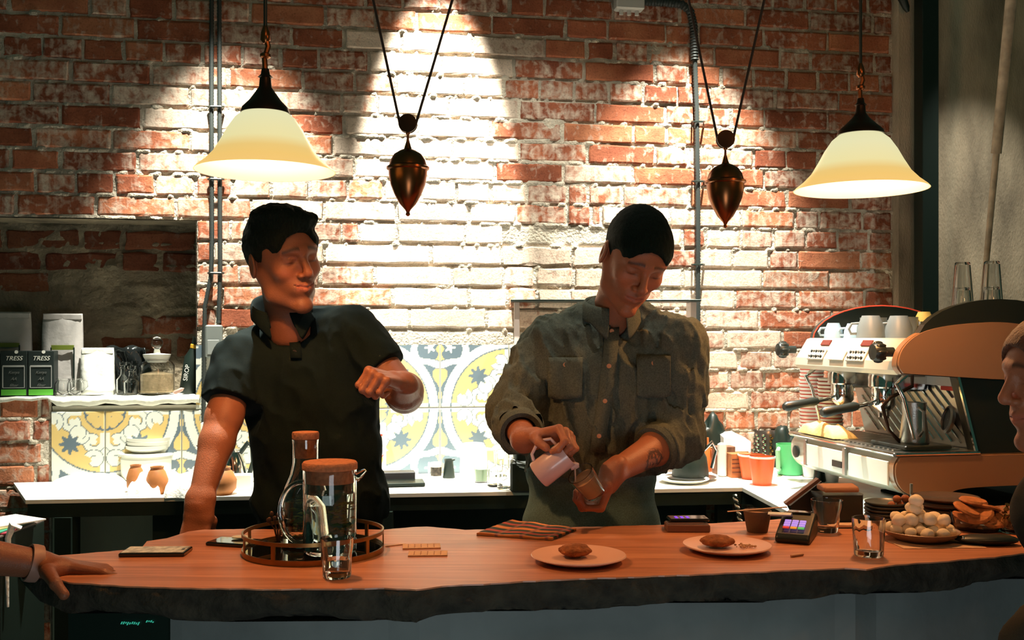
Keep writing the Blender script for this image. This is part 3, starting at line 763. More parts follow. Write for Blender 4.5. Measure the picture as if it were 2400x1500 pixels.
paperbag(190, 268, 815, -.07, 'short blank white paper bag in the middle of the niche', M_PAPERW)
def tin(x0, x1, ytop, label):
    p = sill((x0+x1)/2, -.035); w_ = (x1-x0)/F*p[1]; h = height_at(p, ytop)
    t = thing('coffee_carton', label, 'carton', p, TH)
    MB().box((0, 0, h/2), (w_, .05, h), bev=.003).build('carton', mat('black_card', (.014, .022, .020), .5), t)
    MB().box((0, -.0255, .012), (w_*.92, .002, .020)).build('green_stripe', M_GREEN, t)
    fr = MB(); a = w_*.40; z0, z1 = .028, h*.66
    for b in (((0, -.0262, z0), (2*a, .001, .002)), ((0, -.0262, z1), (2*a, .001, .006)), ((-a, -.0262, (z0+z1)/2), (.003, .001, z1-z0)), ((a, -.0262, (z0+z1)/2), (.002, .001, z1-z0))): fr.box(*b)
    fr.build('label_frame', mat('chalk_grey', (.35, .36, .34), .7), t)
    MB().lathe([(.006, -.0258), (.006, -.0275)], 12, TR(w_*.1, 0, h-.004) @ Matrix.Rotation(math.pi/2, 4, 'X') @ TR(0, 0, .052) ).build('valve', M_PORC, t)
    M = lambda z: TR(0, -.0265, z) @ Matrix.Rotation(math.pi/2, 4, 'X')
    text('brand_lettering', 'TRESS', .021, M(h*.83), M_PORC, t, False, .3)
    for i, s in enumerate(('Kenya', 'AA', 'filter')):
        text('chalk_lettering', s, .014, M(h*.52-i*.022), mat('chalk_dim', (.12, .13, .12), .8), t, False, .4)
tin(8, 67, 822, 'black coffee carton with a green base stripe, left of the pair in the niche')
tin(72, 130, 822, 'black coffee carton with a green base stripe, right of the pair in the niche')
tin(-66, 2, 828, 'black coffee carton cut off by the left edge of the picture')
# big glass jar of sugar
p = sill(368, -.06); s = p[1]/F; t = thing('sugar_jar', 'large glass jar of brown sugar with a round glass stopper', 'jar', p)
h = height_at(p, 845)
MB().lathe([(.001, .001), (.040*1, .001), (.042*1.42, .004), (.060, .012), (.060, h*.86), (.052, h*.95), (.042, h), (.039, h), (.049, h*.94), (.057, h*.85), (.057, .014), (.04, .006), (.001, .006)], 36).build('jar_glass', M_GLASS, t, True)
hs = height_at(p, 873)
MB().lathe([(.001, .007), (.055, .007), (.056, .015), (.0562, hs-.006), (.035, hs), (.001, hs+.006)], 30).build('brown_sugar', mat('brown_sugar', (.62, .47, .28), .9, var=.2, vscale=60, bump=1.0, bscale=120), t, True)
MB().lathe([(.001, h-.01), (.036, h-.008), (.040, h+.002), (.046, h+.014), (.048, h+.022), (.012, h+.026), (.009, h+.040), (.001, h+.040)], 30).build('stopper', M_PORC, t, True)
MB().ell((0, 0, h+.062), (.021, .021, .023), 20, 14).build('stopper_knob', M_GLASS, t, True)
# cluster of little glass bottles
def bottle(p, r, h, label, name='glass_bottle', m=None, grp=None):
    t = thing(name, label, 'bottle', p, group=grp)
    MB().lathe([(.001, 0), (r*.9, 0), (r, .004), (r, h*.55), (r*.4, h*.72), (r*.32, h*.95), (r*.42, h), (r*.30, h), (r*.24, h*.92), (r*.3, h*.73), (r*.88, h*.54), (r*.88, .006), (.001, .006)], 22).build('bottle_glass', m or M_GLASS, t, True)
    MB().lathe([(r*.28, h*.93), (r*.30, h+.004), (r*.52, h+.008), (r*.52, h+.018), (.001, h+.02)], 14).build('stopper', M_GLASS, t, True)
    return t
for i, (x, n, r, h, L_) in enumerate(((288, -.05, .022, .095, 'small stoppered glass bottle, nearest the white paper bag'), (308, -.03, .026, .082, 'squat stoppered glass bottle in front of the cluster'), (316, -.085, .024, .098, 'small stoppered glass bottle at the back, next to the sugar jar'))):
    bottle(sill(x, n), r, h, L_, grp='little bottles in the niche')
for i, (x, n, L_) in enumerate(((148, -.02, 'small clear glass sugar bowl in front of the olive-labelled bag'), (176, -.02, 'small clear glass creamer in front of the bags'))):
    p = sill(x, n); t = thing('glass_pot', L_, 'pot', p)
    MB().lathe([(.001, 0), (.018, 0), (.027, .015), (.026, .040), (.020, .052), (.024, .058), (.021, .058), (.018, .051), (.024, .039), (.025, .016), (.001, .004)], 22).build('bowl', M_GLASS, t, True)
    MB().tube([(.024, 0, .05), (.040, 0, .048), (.042, 0, .030), (.027, 0, .018)], .003, 8).build('handle', M_GLASS, t, True)
# dark foil pouches and a black bottle
p = sill(305, -.12); t = thing('foil_pouch', 'shiny black foil pouch leaning behind the glass bottles', 'pouch', p, TH)
mb = MB()
for j in range(9):
    z = j*.022; mb.tube([(-.055, -.02-.02*math.sin(j*.9), z), (-.02, .012*math.cos(j*.8), z), (.02, -.012*math.cos(j*1.1), z), (.055, .014*math.sin(j*.7), z)], .0015, 4)
vs = []; fs = []
for j in range(10):
    for i in range(13):
        a = (i/12-.5)*.13; z = j*.019; vs.append((a+.012*math.sin(j*.5), -.016+.010*math.sin(i*.9+j*.7)+.006*math.sin(i*2.1-j), z*.98+.006*math.sin(i)))
for j in range(9):
    for i in range(12): k = j*13+i; fs.append((k, k+1, k+14, k+13))
o = mk('foil', vs, fs, mat('black_foil', (.03, .035, .035), .16, .7), t, True); md = o.modifiers.new('s', 'SOLIDIFY'); md.thickness = .004
p = sill(438, -.075); t = thing('syrup_bottle', 'tall black bottle with a yellow cap ring leaning in the niche corner', 'bottle', p, rot=(0, .16, 0))
MB().lathe([(.001, 0), (.026, 0), (.028, .005), (.028, .13), (.012, .165), (.011, .20), (.013, .205), (.001, .205)], 22).build('bottle_glass', M_BLACK, t, True)
MB().lathe([(.012, .162), (.0145, .164), (.0145, .176), (.012, .178)], 16).build('cap_ring', mat('yellow_ring', (.5, .28, .02), .5), t, True)
text('lettering', 'SIROP', .022, TR(-.004, -.0285, .075) @ Matrix.Rotation(math.pi/2, 4, 'X') @ Matrix.Rotation(math.pi/2, 4, 'Z'), M_PORC, t, False)
p = sill(418, -.01); t = thing('sugar_stick', 'small pinkish wrapped sweet beside the sugar jar', 'sweet', p)
MB().tube([(-.02, 0, .006), (-.012, 0, .007), (.012, 0, .018), (.02, 0, .022)], [.001, .007, .007, .001], 8).build('wrapper', mat('pink_wrap', (.5, .3, .25), .5), t, True)

# ------------------------------------------------------------------ back counter clutter
def at(px, py, Yoff=0): p = BP(px, py); return p
def plate_prof(r): return [(.001, .002), (r*.55, .002), (r*.60, 0), (r*.66, .001), (r*.95, .011), (r, .014), (r*.985, .016), (r*.93, .0135), (r*.62, .005), (.001, .0045)]
M_CLOTH = mat('white_cloth', (.80, .80, .73), .9, bump=1.0, bscale=70); M_BLUECLOTH = mat('pale_blue_cloth', (.42, .60, .64), .95, var=.1, vscale=15, bump=1.5, bscale=60)
def cloth(name, label, pts, h, m, amp=.006, cat='towel', nx=22, ny=14, seed=0):
    """draped sheet over four ground corners"""
    c = sum((Vector(p) for p in pts), Vector())/4; t = thing(name, label, cat, c); vs = []; fs = []
    a, b, d, e = [Vector(p)-c for p in pts]
    for j in range(ny+1):
        for i in range(nx+1):
            u, v = i/nx, j/ny; q = (a*(1-u)+b*u)*(1-v)+(e*(1-u)+d*u)*v
            edge = min(1, 6*min(u, 1-u), 6*min(v, 1-v)); wv = vnoise(np.array([[u*5+seed, v*4, 1.3]]), 5)[0]
            vs.append((q.x+.006*math.sin(v*9+seed), q.y+.006*math.sin(u*11), q.z+h*edge**.5+(wv-.5)*amp*2*edge))
    for j in range(ny):
        for i in range(nx): k = j*(nx+1)+i; fs.append((k, k+1, k+nx+2, k+nx+1))
    # underside
    n0 = len(vs); vs += [(v[0], v[1], 0.0005) for v in vs]
    per = list(range(nx+1))+[j*(nx+1)+nx for j in range(1, ny+1)]+[ny*(nx+1)+i for i in range(nx-1, -1, -1)]+[j*(nx+1) for j in range(ny-1, 0, -1)]
    for i in range(len(per)): p_, q_ = per[i], per[(i+1) % len(per)]; fs.append((p_, q_, n0+q_, n0+p_))
    fs.append(tuple(n0+i for i in reversed(per)))
    mk('fabric', vs, fs, m, t, True); return t
cloth('folded_towel', 'folded white towel at the left end of the back counter', [at(98, 1152), at(300, 1148), at(300, 1118), at(140, 1120)], .022, M_CLOTH)
cloth('folded_towel', 'crumpled white cloth below the plate stack on the back counter', [at(300, 1166), at(383, 1163), at(378, 1125), at(305, 1128)], .050, M_CLOTH, .022, seed=4)
# big white bowls/plates on a canister
p = at(345, 1122); t = thing('white_canister', 'wide white lidded canister under the plates, left of the man in black', 'canister', p)
hh = height_at(p, 1066)
MB().lathe([(.001, 0), (.078, 0), (.086, .006), (.088, hh-.01), (.080, hh), (.001, hh)], 40).build('body', M_WHITE, t, True)
MB().lathe([(.001, hh), (.092, hh), (.092, hh+.008), (.001, hh+.011)], 40).build('lid', M_WHITE, t, True)
zz = hh+.012
for i in range(3):
    r = .072 if i < 2 else .076
    q = Vector((p.x+.004*i, p.y, p.z+zz)); t2 = thing('white_plate', ['lowest of the three white bowls on the canister', 'middle one of the three white bowls on the canister', 'topmost of the three white bowls on the canister'][i], 'bowl', q, group='white bowls stacked on the canister')
    MB().lathe([(.001, 0), (r*.7, 0), (r*.97, .012), (r, .024), (r*.98, .024), (r*.93, .013), (.001, .004)], 40).build('bowl', M_PORC, t2, True); zz += .0135
M_TERRA = mat('terracotta', (.45, .17, .05), .6, var=.2, vscale=18)
for x, y, s, L_ in ((318, 1152, .62, 'terracotta pot half covered by the white cloth'), (368, 1157, .75, 'second terracotta pot half covered by the white cloth'), (520, 1158, 1.0, 'terracotta pot seen between the arm and body of the man in black')):
    p = at(x, y); t = thing('terracotta_pot', L_, 'pot', p)
    MB().lathe([(.001, 0), (.030*s, 0), (.044*s, .018), (.046*s, .045), (.034*s, .07), (.026*s, .078), (.028*s, .086), (.020*s, .086), (.001, .02)], 28).build('pot', M_TERRA, t, True)
cloth('draped_cloth', 'white cloth draped over the front of the terracotta pots', [at(385, 1168), at(500, 1166), at(480, 1140), at(392, 1142)], .058, M_CLOTH, .02, 'towel', seed=9)
# gooseneck kettle behind the man in black
p = at(540, 1130); t = thing('gooseneck_kettle', 'steel kettle with a curved black handle behind the man in black', 'kettle', p)
MB().lathe([(.001, 0), (.055, 0), (.058, .01), (.050, .07), (.038, .10), (.036, .105), (.001, .11)], 30).build('body', M_CHROME, t, True)
MB().lathe([(.036, .105), (.030, .112), (.006, .116), (.010, .128), (.001, .131)], 20).build('lid', M_CHROME, t, True)
MB().tube([(.034, 0, .10), (.060, 0, .135), (.075, 0, .12), (.078, 0, .07), (.062, 0, .02)], .008, 10).build('handle', M_BLACK, t, True)
MB().tube([(-.05, 0, .03), (-.085, 0, .06), (-.09, 0, .10), (-.115, 0, .125)], [.009, .007, .006, .005], 10).build('spout', M_CHROME, t, True)
def boxthing(name, label, cat, px, py, w_, d_, h_, m, part='carton', rz=TH, bev=.003, z=ZB, extra=None):
    p = onz(px, py, z); t = thing(name, label, cat, p, rz); MB().box((0, d_/2, h_/2), (w_, d_, h_), bev=bev).build(part, m, t)
    if extra: extra(t)
    return t
RED = mat('red_print', (.62, .04, .02), .5)
def pk(t):
    MB().box((0, -.001, .14), (.05, .002, .05)).build('red_print', RED, t)
    MB().box((.01, -.001, .05), (.04, .002, .02)).build('green_print', M_GREEN, t)
boxthing('tea_packet', 'white packet with red print, left of the man in black\'s body', 'packet', 500, 1128, .085, .05, .20, M_PAPERW, 'packet', extra=pk)
def pk2(t):
    MB().lathe([(.001, 0), (.038, 0), (.038, .002), (.001, .002)], 24, TR(0, 0, .06) @ Matrix.Rotation(math.pi/2, 4, 'X')).build('yellow_print', mat('yellow_print', (.75, .48, .05), .5), t)
    MB().box((.012, -.001, .145), (.05, .002, .006)).build('red_print', RED, t); MB().box((.012, -.001, .130), (.04, .002, .006)).build('red_print', RED, t)
    text('lettering', 'RY', .034, TR(.022, -.003, .062) @ Matrix.Rotation(math.pi/2, 4, 'X'), RED, t, False)
boxthing('sugar_packet', 'white packet lettered RY in red at the right side of the man in black', 'packet', 872, 1115, .10, .05, .185, M_PAPERW, 'packet', extra=pk2)
boxthing('white_tin', 'plain white tin behind the packet lettered RY', 'tin', 935, 1108, .085, .06, .16, M_WHITE, 'tin')
boxthing('white_box', 'low white box with open flaps in front of the man in black\'s kettle', 'box', 560, 1150, .075, .05, .05, M_WHITE, 'box')
# dark tray / hob
p = at(925, 1143)
t = thing('induction_hob', 'low dark induction hob set on the white worktop', 'hob', p, TH)
MB().box((.02, .05, .008), (.16, .10, .012), bev=.003).build('glass_top', M_DARK, t)
MB().box((.0, .135, .018), (.15, .06, .036), bev=.004).build('rear_box', mat('dark_plastic', (.05, .05, .055), .5), t)
p = at(1110, 1118); t = thing('white_kettle', 'rounded white electric canister against the tiles', 'canister', p)
hh = height_at(p, 1036)
MB().lathe([(.001, 0), (.046, 0), (.049, .01), (.047, hh*.8), (.036, hh*.97), (.001, hh)], 32).build('body', M_WHITE, t, True)
MB().tube([(.045, 0, hh*.8), (.075, 0, hh*.78), (.078, 0, hh*.35), (.047, 0, hh*.25)], .006, 8).build('handle', M_WHITE, t, True)
p = at(1052, 1120); t = thing('black_milk_jug', 'small tapered black jug in front of the tiles', 'jug', p)
MB().lathe([(.001, 0), (.021, 0), (.022, .004), (.015, .055), (.017, .066), (.014, .066), (.012, .055), (.001, .01)], 24).build('body', M_BLACK, t, True)
MB().box((.016, 0, .064), (.012, .01, .006), bev=.002).build('spout', M_BLACK, t)
p = at(1022, 1121); t = thing('spice_jar', 'small clear jar with a black and white label beside the black jug', 'jar', p)
MB().lathe([(.001, 0), (.018, 0), (.0185, .003), (.0185, .048), (.001, .048)], 22).build('jar_glass', M_PORC, t, True)
MB().lathe([(.0195, .010), (.0195, .040)], 22, cap0=False, cap1=False).build('label', mat('dark_label', (.05, .04, .03), .6, var=.9, vscale=90), t, True)
MB().lathe([(.0195, .048), (.0195, .056), (.001, .057)], 22).build('lid', M_PORC, t, True)
p = at(1128, 1130); t = thing('green_tumbler', 'glass tumbler of pale green drink on the back counter', 'glass', p)
MB().lathe([(.001, 0), (.022, 0), (.025, .06), (.024, .06), (.021, .004), (.001, .004)], 24).build('tumbler', M_GLASS, t, True)
MB().lathe([(.001, .005), (.020, .005), (.0225, .045), (.001, .045)], 24).build('drink', mat('green_drink', (.30, .45, .28), .4), t, True)
for x, y, r, h, L_ in ((1160, 1140, .026, .085, 'clear glass server standing left of the man in the grey shirt'), (1182, 1146, .024, .062, 'short clear glass in front of the glass server'), (1176, 1118, .024, .08, 'clear glass behind the glass server')):
    p = at(x, y); t = thing('glass_server', L_, 'glass', p)
    MB().lathe([(.001, 0), (r*.8, 0), (r, .004), (r, h), (r*.93, h), (r*.93, .008), (.001, .008)], 24).build('vessel', M_GLASS, t, True)
    MB().tube([(r, 0, h*.8), (r+.018, 0, h*.7), (r+.018, 0, h*.35), (r, 0, h*.25)], .003, 8).build('handle', M_GLASS, t, True)
# grinder and scale parts either side of the man in the shirt
p = at(1225, 1150); t = thing('black_grinder', 'black coffee grinder with chrome wire arms peeking out at the right man\'s hip', 'grinder', p)
MB().box((0, 0, .05), (.08, .10, .10), bev=.012).build('base', M_BLACK, t)
MB().lathe([(.03, .10), (.034, .13), (.04, .16), (.001, .16)], 20).build('hopper', M_DARK, t, True)
for k in range(2): MB().tube([(-.035, -.03, .095+k*.014), (-.01, -.06, .085+k*.014), (.03, -.06, .075+k*.014)], .0025, 8).build('wire_arm', M_CHROME, t, True)
p = at(1618, 1124); t = thing('black_kettle', 'black kettle standing on a round plate right of the man in the grey shirt', 'kettle', p)
MB().lathe([(.001, .012), (.062, .012), (.064, .018), (.056, .08), (.040, .112), (.001, .116)], 30).build('body', M_BLACK, t, True)
MB().lathe([(.001, .116), (.034, .116), (.030, .124), (.008, .126), (.008, .14), (.001, .142)], 20).build('lid', M_BLACK, t, True)
MB().tube([(-.05, 0, .04), (-.08, 0, .08), (-.10, 0, .11)], [.012, .009, .007], 10).build('spout', M_BLACK, t, True)
MB().tube([(.045, 0, .10), (.075, 0, .13), (.09, 0, .10), (.075, 0, .04)], .007, 10).build('handle', M_CHROME, t, True)
MB().lathe([(.001, 0), (.05, 0), (.085, .008), (.090, .011), (.08, .012), (.001, .012)], 36).build('base_plate', M_STEEL, t, True)
p = at(1600, 1128); t = thing('white_dish', 'flat white dish in front of the black kettle', 'dish', Vector((p.x, p.y-.03, p.z))); MB().lathe(plate_prof(.085), 36).build('dish', M_PORC, t, True)
# glass shelf stand behind the man in the shirt
a = W(1197, 706, 3.70); b = W(1634, 706, 3.70); t = thing('shelf_stand', 'thin black shelf on pale legs behind the man in the grey shirt', 'shelf', ((a.x+b.x)/2, 3.70, ZB))
MB().box((0, 0, a.z-ZB), (b.x-a.x, .16, .008), bev=.003).build('shelf_board', M_DARK, t)
for s in (-1, 1):
    MB().box((s*((b.x-a.x)/2-.022), 0, (a.z-ZB-.004)/2), (.020, .10, a.z-ZB-.004), bev=.003).build('leg', mat('frosted_leg', (.62, .52, .48), .3), t)
# -------- right of him
def cup(px, py, r, h, m, label, name='paper_cup', grp=None, z=ZB, rim=True):
    p = onz(px, py, z); t = thing(name, label, 'cup', p, group=grp)
    MB().lathe([(.001, 0), (r*.72, 0), (r, h), (r*.96, h), (r*.70, .004), (.001, .004)], 30).build('cup_wall', m, t, True)
    if rim: MB().lathe([(r*.97, h-.003), (r*1.05, h-.001), (r*1.05, h+.003), (r*.97, h+.004)], 30, cap0=False, cap1=False).build('rim', M_PORC, t, True)
    return t
M_REDCUP = mat('orange_red_plastic', (.80, .13, .03), .4)
cup(1762, 1122, .047, .082, M_REDCUP, 'orange-red cup behind, its rim overlapping the front one', 'red_cup')
cup(1786, 1136, .043, .092, M_REDCUP, 'orange-red cup in front, beside the green jug', 'red_cup')
p = BP(1852, 1112); t = thing('green_jug', 'translucent green plastic measuring jug under the coffee machine nose', 'jug', p)
M_GPL = mat('green_plastic', (.10, .50, .20), .35)
MB().lathe([(.001, 0), (.040, 0), (.046, .004), (.050, .11), (.047, .11), (.043, .006), (.001, .006)], 28).build('body', M_GPL, t, True)
MB().tube([(-.046, -.02, .095), (-.060, -.055, .09), (-.058, -.055, .03), (-.044, -.02, .02)], .008, 8).build('handle', mat('green_plastic_pale', (.30, .62, .38), .35), t, True)
M_KRAFT = mat('brown_box', (.42, .15, .05), .7, var=.2, vscale=30)
def strp(t):
    for z in (.02, .035, .05, .065): MB().box((0, -.001, z), (.07, .002, .004)).build('stripe', mat('dark_print', (.12, .04, .02), .6), t)
boxthing('biscuit_box', 'brown striped biscuit box left of the red cups', 'box', 1738, 1120, .075, .05, .085, M_KRAFT, 'carton', extra=strp)
boxthing('napkin_box', 'brown striped box behind the red cups', 'box', 1702, 1112, .07, .05, .10, mat('brown_dark_box', (.20, .09, .05), .7, var=.4, vscale=50), 'carton', extra=strp)
boxthing('white_bottle', 'narrow white bottle at the left of the brown boxes', 'bottle', 1696, 1118, .028, .03, .12, M_WHITE, 'bottle', bev=.01)
# carton of white napkins on a wire rack
p = BP(1720, 1098); t = thing('milk_carton', 'open white carton with torn top standing behind the brown boxes', 'carton', p, TH)
hh = height_at(p, 1010)
mb = MB(); mb.add([(-.05, -.03, 0), (.05, -.03, 0), (.05, .03, 0), (-.05, .03, 0), (-.052, -.03, hh*.85), (.056, -.03, hh*.72), (.056, .03, hh*.8), (-.052, .03, hh*.95), (-.01, .0, hh)],
 [(3, 2, 1, 0), (0, 1, 5, 4), (1, 2, 6, 5), (2, 3, 7, 6), (3, 0, 4, 7), (4, 5, 8), (5, 6, 8), (6, 7, 8), (7, 4, 8)]); mb.build('carton', M_WHITE, t)
MB().box((.0, -.031, hh*.35), (.09, .002, hh*.25)).build('brown_print', mat('coffee_print', (.35, .18, .07), .7, var=.6, vscale=60), t)
# jar with ornate silvery pattern
p = BP(1798, 1092); t = thing('patterned_jar', 'tall jar with a beaded black, silver and gold pattern', 'jar', p)
hh = height_at(p, 1008)
MB().lathe([(.001, 0), (.050, 0), (.052, hh*.9), (.046, hh), (.001, hh)], 30).build('body', mat('dark_silver', (.10, .09, .08), .3, .8), t, True)
mb = MB(); mbg = MB()
for k in range(12):
    a = 2*math.pi*k/12
    for j in range(11):
        (mbg if (k % 4 == 1) else mb).ell((.053*math.cos(a+.12*(j % 2)), .053*math.sin(a+.12*(j % 2)), hh*(j+.6)/12), (.006, .006, .006), 6, 4)
mb.build('silver_beads', M_CHROME, t, True); mbg.build('gold_beads', M_BRASS, t, True)
for x, L_, s in ((1662, 'black hose coil on the wall side of the white bottle', 1), (1838, 'black cloth lump behind the patterned jar', .8)):
    p = BP(x, 1096); t = thing('black_bag', L_, 'bag', p)
    o = MB().ell((0, 0, .10*s), (.055*s, .04, .10*s), 20, 12).build('bag', M_BLACK, t, True)
    for v in o.data.vertices:
        k = 1+.25*math.sin(v.co.x*90)*math.cos(v.co.z*70); v.co.x *= k; v.co.z *= k if k < 1.1 else 1.05
p = BP(1655, 1105); t = thing('orange_bottle', 'orange bottle with chrome clamp beside the right man\'s elbow', 'bottle', p)
MB().lathe([(.001, 0), (.022, 0), (.024, .01), (.022, .08), (.010, .10), (.010, .125), (.001, .126)], 20).build('body', mat('orange_plastic', (.65, .14, .03), .4), t, True)
MB().tube([(.012, -.02, .09), (.06, -.02, .085)], .004, 8).build('clamp_arm', M_CHROME, t, True)
# stacks of paper cups beside the machine
ORD = 'bottom second third fourth fifth sixth seventh eighth ninth tenth eleventh twelfth thirteenth fourteenth'.split()
def ordinal(k, n):
    if k == 0: return 'bottom'
    if k == n-1: return 'topmost'
    return ORD[k]+' from bottom' if k < n/2 else ORD[n-1-k]+' from top'
M_PCUP = mat('white_paper_cup', (.82, .80, .76), .6); M_REDLINE = mat('red_rim_line', (.55, .06, .03), .6)
def pcup():
    t = thing('paper_cup', 'white paper cup with a red line', 'cup', (0, 0, 0), group=None)
    MB().lathe([(.026, 0), (.040, .085), (.0425, .088), (.0425, .091), (.038, .091), (.037, .084), (.024, .003)], 20).build('cup_wall', M_PCUP, t, True)
    MB().lathe([(.0393, .079), (.0398, .0795), (.0402, .0825), (.0398, .083)], 20, cap0=False, cap1=False).build('red_line', M_REDLINE, t, True); return t
proto = pcup(); first = True
for s, (px, py, n, word) in enumerate(((1902, 1118, 26, 'left'), (1946, 1128, 22, 'right'))):
    p = BP(px, py)
    for k in range(n):
        L_ = ordinal(k, n)+f' white paper cup of the {word} tall stack behind the coffee machine'
        if first: c = proto; c.location = (p.x, p.y, ZB); c['label'] = L_; first = False
        else: c = dup(proto, (p.x+.0015*math.sin(k*.9), p.y, ZB+k*.0125), label=L_)
        c['group'] = f'paper cups in the {word} tall stack'
# towels
cloth('blue_towel', 'pale blue towel folded in front of the coffee machine', [BP(1752, 1150), Vector((.80, 2.80, ZB)), Vector((1.02, 2.80, ZB)), BP(1900, 1132)], .012, M_BLUECLOTH, .006, seed=2)
cloth('blue_towel', 'second pale blue towel lying under the front of the coffee machine', [Vector((1.00, 2.83, ZB)), Vector((1.24, 2.87, ZB)), Vector((1.22, 2.96, ZB)), Vector((1.02, 3.02, ZB))], .022, M_BLUECLOTH, .008, seed=6)
# ------------------------------------------------------------------ espresso machine
# local frame: l runs along the machine away from the camera, d runs into it, z up
ML = Vector((-.185, .983, 0)).normalized(); MD = Vector((.983, .185, 0)).normalized()
MO = Vector((1.085, 2.858, 0)); LEN = .655
mach = thing('espresso_machine', 'two-group espresso machine with orange-tan curved side panels', 'coffee machine', (MO.x, MO.y, ZB))
def mp(l, d, z): q = MO+ML*l+MD*d; return (q.x, q.y, z)
# columns (x=d, y=l, z): matrix mapping local (d,l,z) to world
MM = Matrix(((MD.x, ML.x, 0, MO.x), (MD.y, ML.y, 0, MO.y), (0, 0, 1, 0), (0, 0, 0, 1)))
def MX(): return MB(MM)
M_TAN = mat('orange_tan_enamel', (.36, .205, .115), .32, coat=.3); M_CREAM = mat('cream_enamel', (.52, .49, .40), .28, coat=.3)
M_RUBBER = mat('black_plastic', (.014, .02, .018), .38)
def extr(prof, l0, l1, name, m, parent, smooth=True, bevel=0.0):
    """profile of (d,z) swept along l"""
    n = len(prof); mb = MX()
    if bevel:
        c = (sum(p[0] for p in prof)/n, sum(p[1] for p in prof)/n)
        sh = lambda k: [(c[0]+(p[0]-c[0])*k, c[1]+(p[1]-c[1])*k) for p in prof]
        rings = [(l0, sh(1-bevel*1.2)), (l0+.012, sh(1-bevel*.3)), (l0+.03, prof), (l1-.03, prof), (l1-.012, sh(1-bevel*.3)), (l1, sh(1-bevel*1.2))]
    else: rings = [(l0, prof), (l1, prof)]
    vs = [(d, l, z) for l, pr in rings for d, z in pr]; m_ = len(rings)
    fs = [tuple(range(n)), tuple((m_-1)*n+i for i in reversed(range(n)))]
    for k in range(m_-1):
        for i in range(n): j = (i+1) % n; fs.append((k*n+i, k*n+j, (k+1)*n+j, (k+1)*n+i))
    mb.add(vs, fs); return mb.build(name, m, parent, smooth, True)
def spl(pts, k=6):
    out = []
    n = len(pts)
    for i in range(n-1):
        p0, p1, p2, p3 = pts[max(i-1, 0)], pts[i], pts[i+1], pts[min(i+2, n-1)]
        for q in range(k):
            t = q/k
            out.append(tuple(.5*((2*p1[a])+(-p0[a]+p2[a])*t+(2*p0[a]-5*p1[a]+4*p2[a]-p3[a])*t*t+(-p0[a]+3*p1[a]-3*p2[a]+p3[a])*t**3) for a in (0, 1)))
    out.append(pts[-1]); return out
# lower body: belly profile
low = spl([(.012, 1.058), (-.004, 1.03), (.0, .985), (.03, .952), (.09, .934), (.15, .940), (.20, .958), (.30, .964), (.52, .966)]) + [(.54, 1.058)]
extr(low, 0.0, .035, 'side_panel_lower', M_TAN, mach, bevel=.03)
extr([(d*.985+.004, z) for d, z in low], .034, LEN, 'lower_body', M_CREAM, mach, bevel=.02)
# upper body
up = spl([(.02, 1.290), (.005, 1.315), (.018, 1.360), (.060, 1.398), (.12, 1.420), (.22, 1.434), (.36, 1.438), (.52, 1.415)]) + [(.56, 1.36), (.56, 1.262), (.30, 1.272)]
extr(up, 0.0, .035, 'side_panel_upper', M_TAN, mach, bevel=.02)
uf = [(.03, 1.286), (.018, 1.30), (.022, 1.325), (.062, 1.388), (.075, 1.392), (.54, 1.392), (.54, 1.286)]
extr(uf, .036, LEN, 'upper_body', M_CREAM, mach, smooth=False)
# arched cup rail wings
arch = [(.075, 1.39)]+[(.335-.262*math.cos(a), 1.385+.120*math.sin(a)) for a in [math.pi*i/16 for i in range(0, 17)]]+[(.597, 1.385)]
extr(arch, .004, .030, 'cup_rail_wing', M_RUBBER, mach, smooth=False); extr(arch, LEN-.022, LEN+.002, 'cup_rail_wing', M_RUBBER, mach, smooth=False)
arch2 = [(d*.985, z+.002) for d, z in arch]
mb = MX(); mb.tube([(d, LEN-.022, z) for d, z in arch[1:14]], .0022, 6); mb.build('red_trim', mat('red_trim', (.6, .05, .02), .4), mach, True, True)
# dark end panel and rear column
extr([(.20, 1.285), (.262, 1.058), (.54, 1.058), (.54, 1.285)], .012, .05, 'end_panel', M_RUBBER, mach, False)
extr([(.34, 1.285), (.34, 1.058), (.54, 1.058), (.54, 1.285)], .05, LEN, 'rear_column', M_STEEL, mach, False)
extr([(.195, 1.29), (.203, 1.29), (.267, 1.056), (.259, 1.056)], .006, .014, 'chrome_edge', M_CHROME, mach, False)
# splash back: stainless plate with diagonal ribs
mb = MX(); mb.add([(.215, .05, 1.286), (.215, LEN-.02, 1.286), (.27, LEN-.02, 1.066), (.27, .05, 1.066), (.235, .05, 1.286), (.235, LEN-.02, 1.286), (.29, LEN-.02, 1.066), (.29, .05, 1.066)], [(0, 1, 2, 3), (7, 6, 5, 4), (0, 3, 7, 4), (1, 5, 6, 2), (0, 4, 5, 1), (3, 2, 6, 7)]); mb.build('splash_back', M_STEEL, mach, False, True)
for i in range(16):
    l0 = -.05+i*.045; pts = []
    for k in range(9):
        t = k/8; l = l0+.17*(1-t); z = 1.262-.18*t
        if .06 < l < LEN-.04: d = .213+(1.286-z)*.25; pts.append((d, l, z))
    if len(pts) > 2: mb = MX(); mb.tube(pts, .0035, 6); mb.build('splash_rib', M_CHROME, mach, True, True)
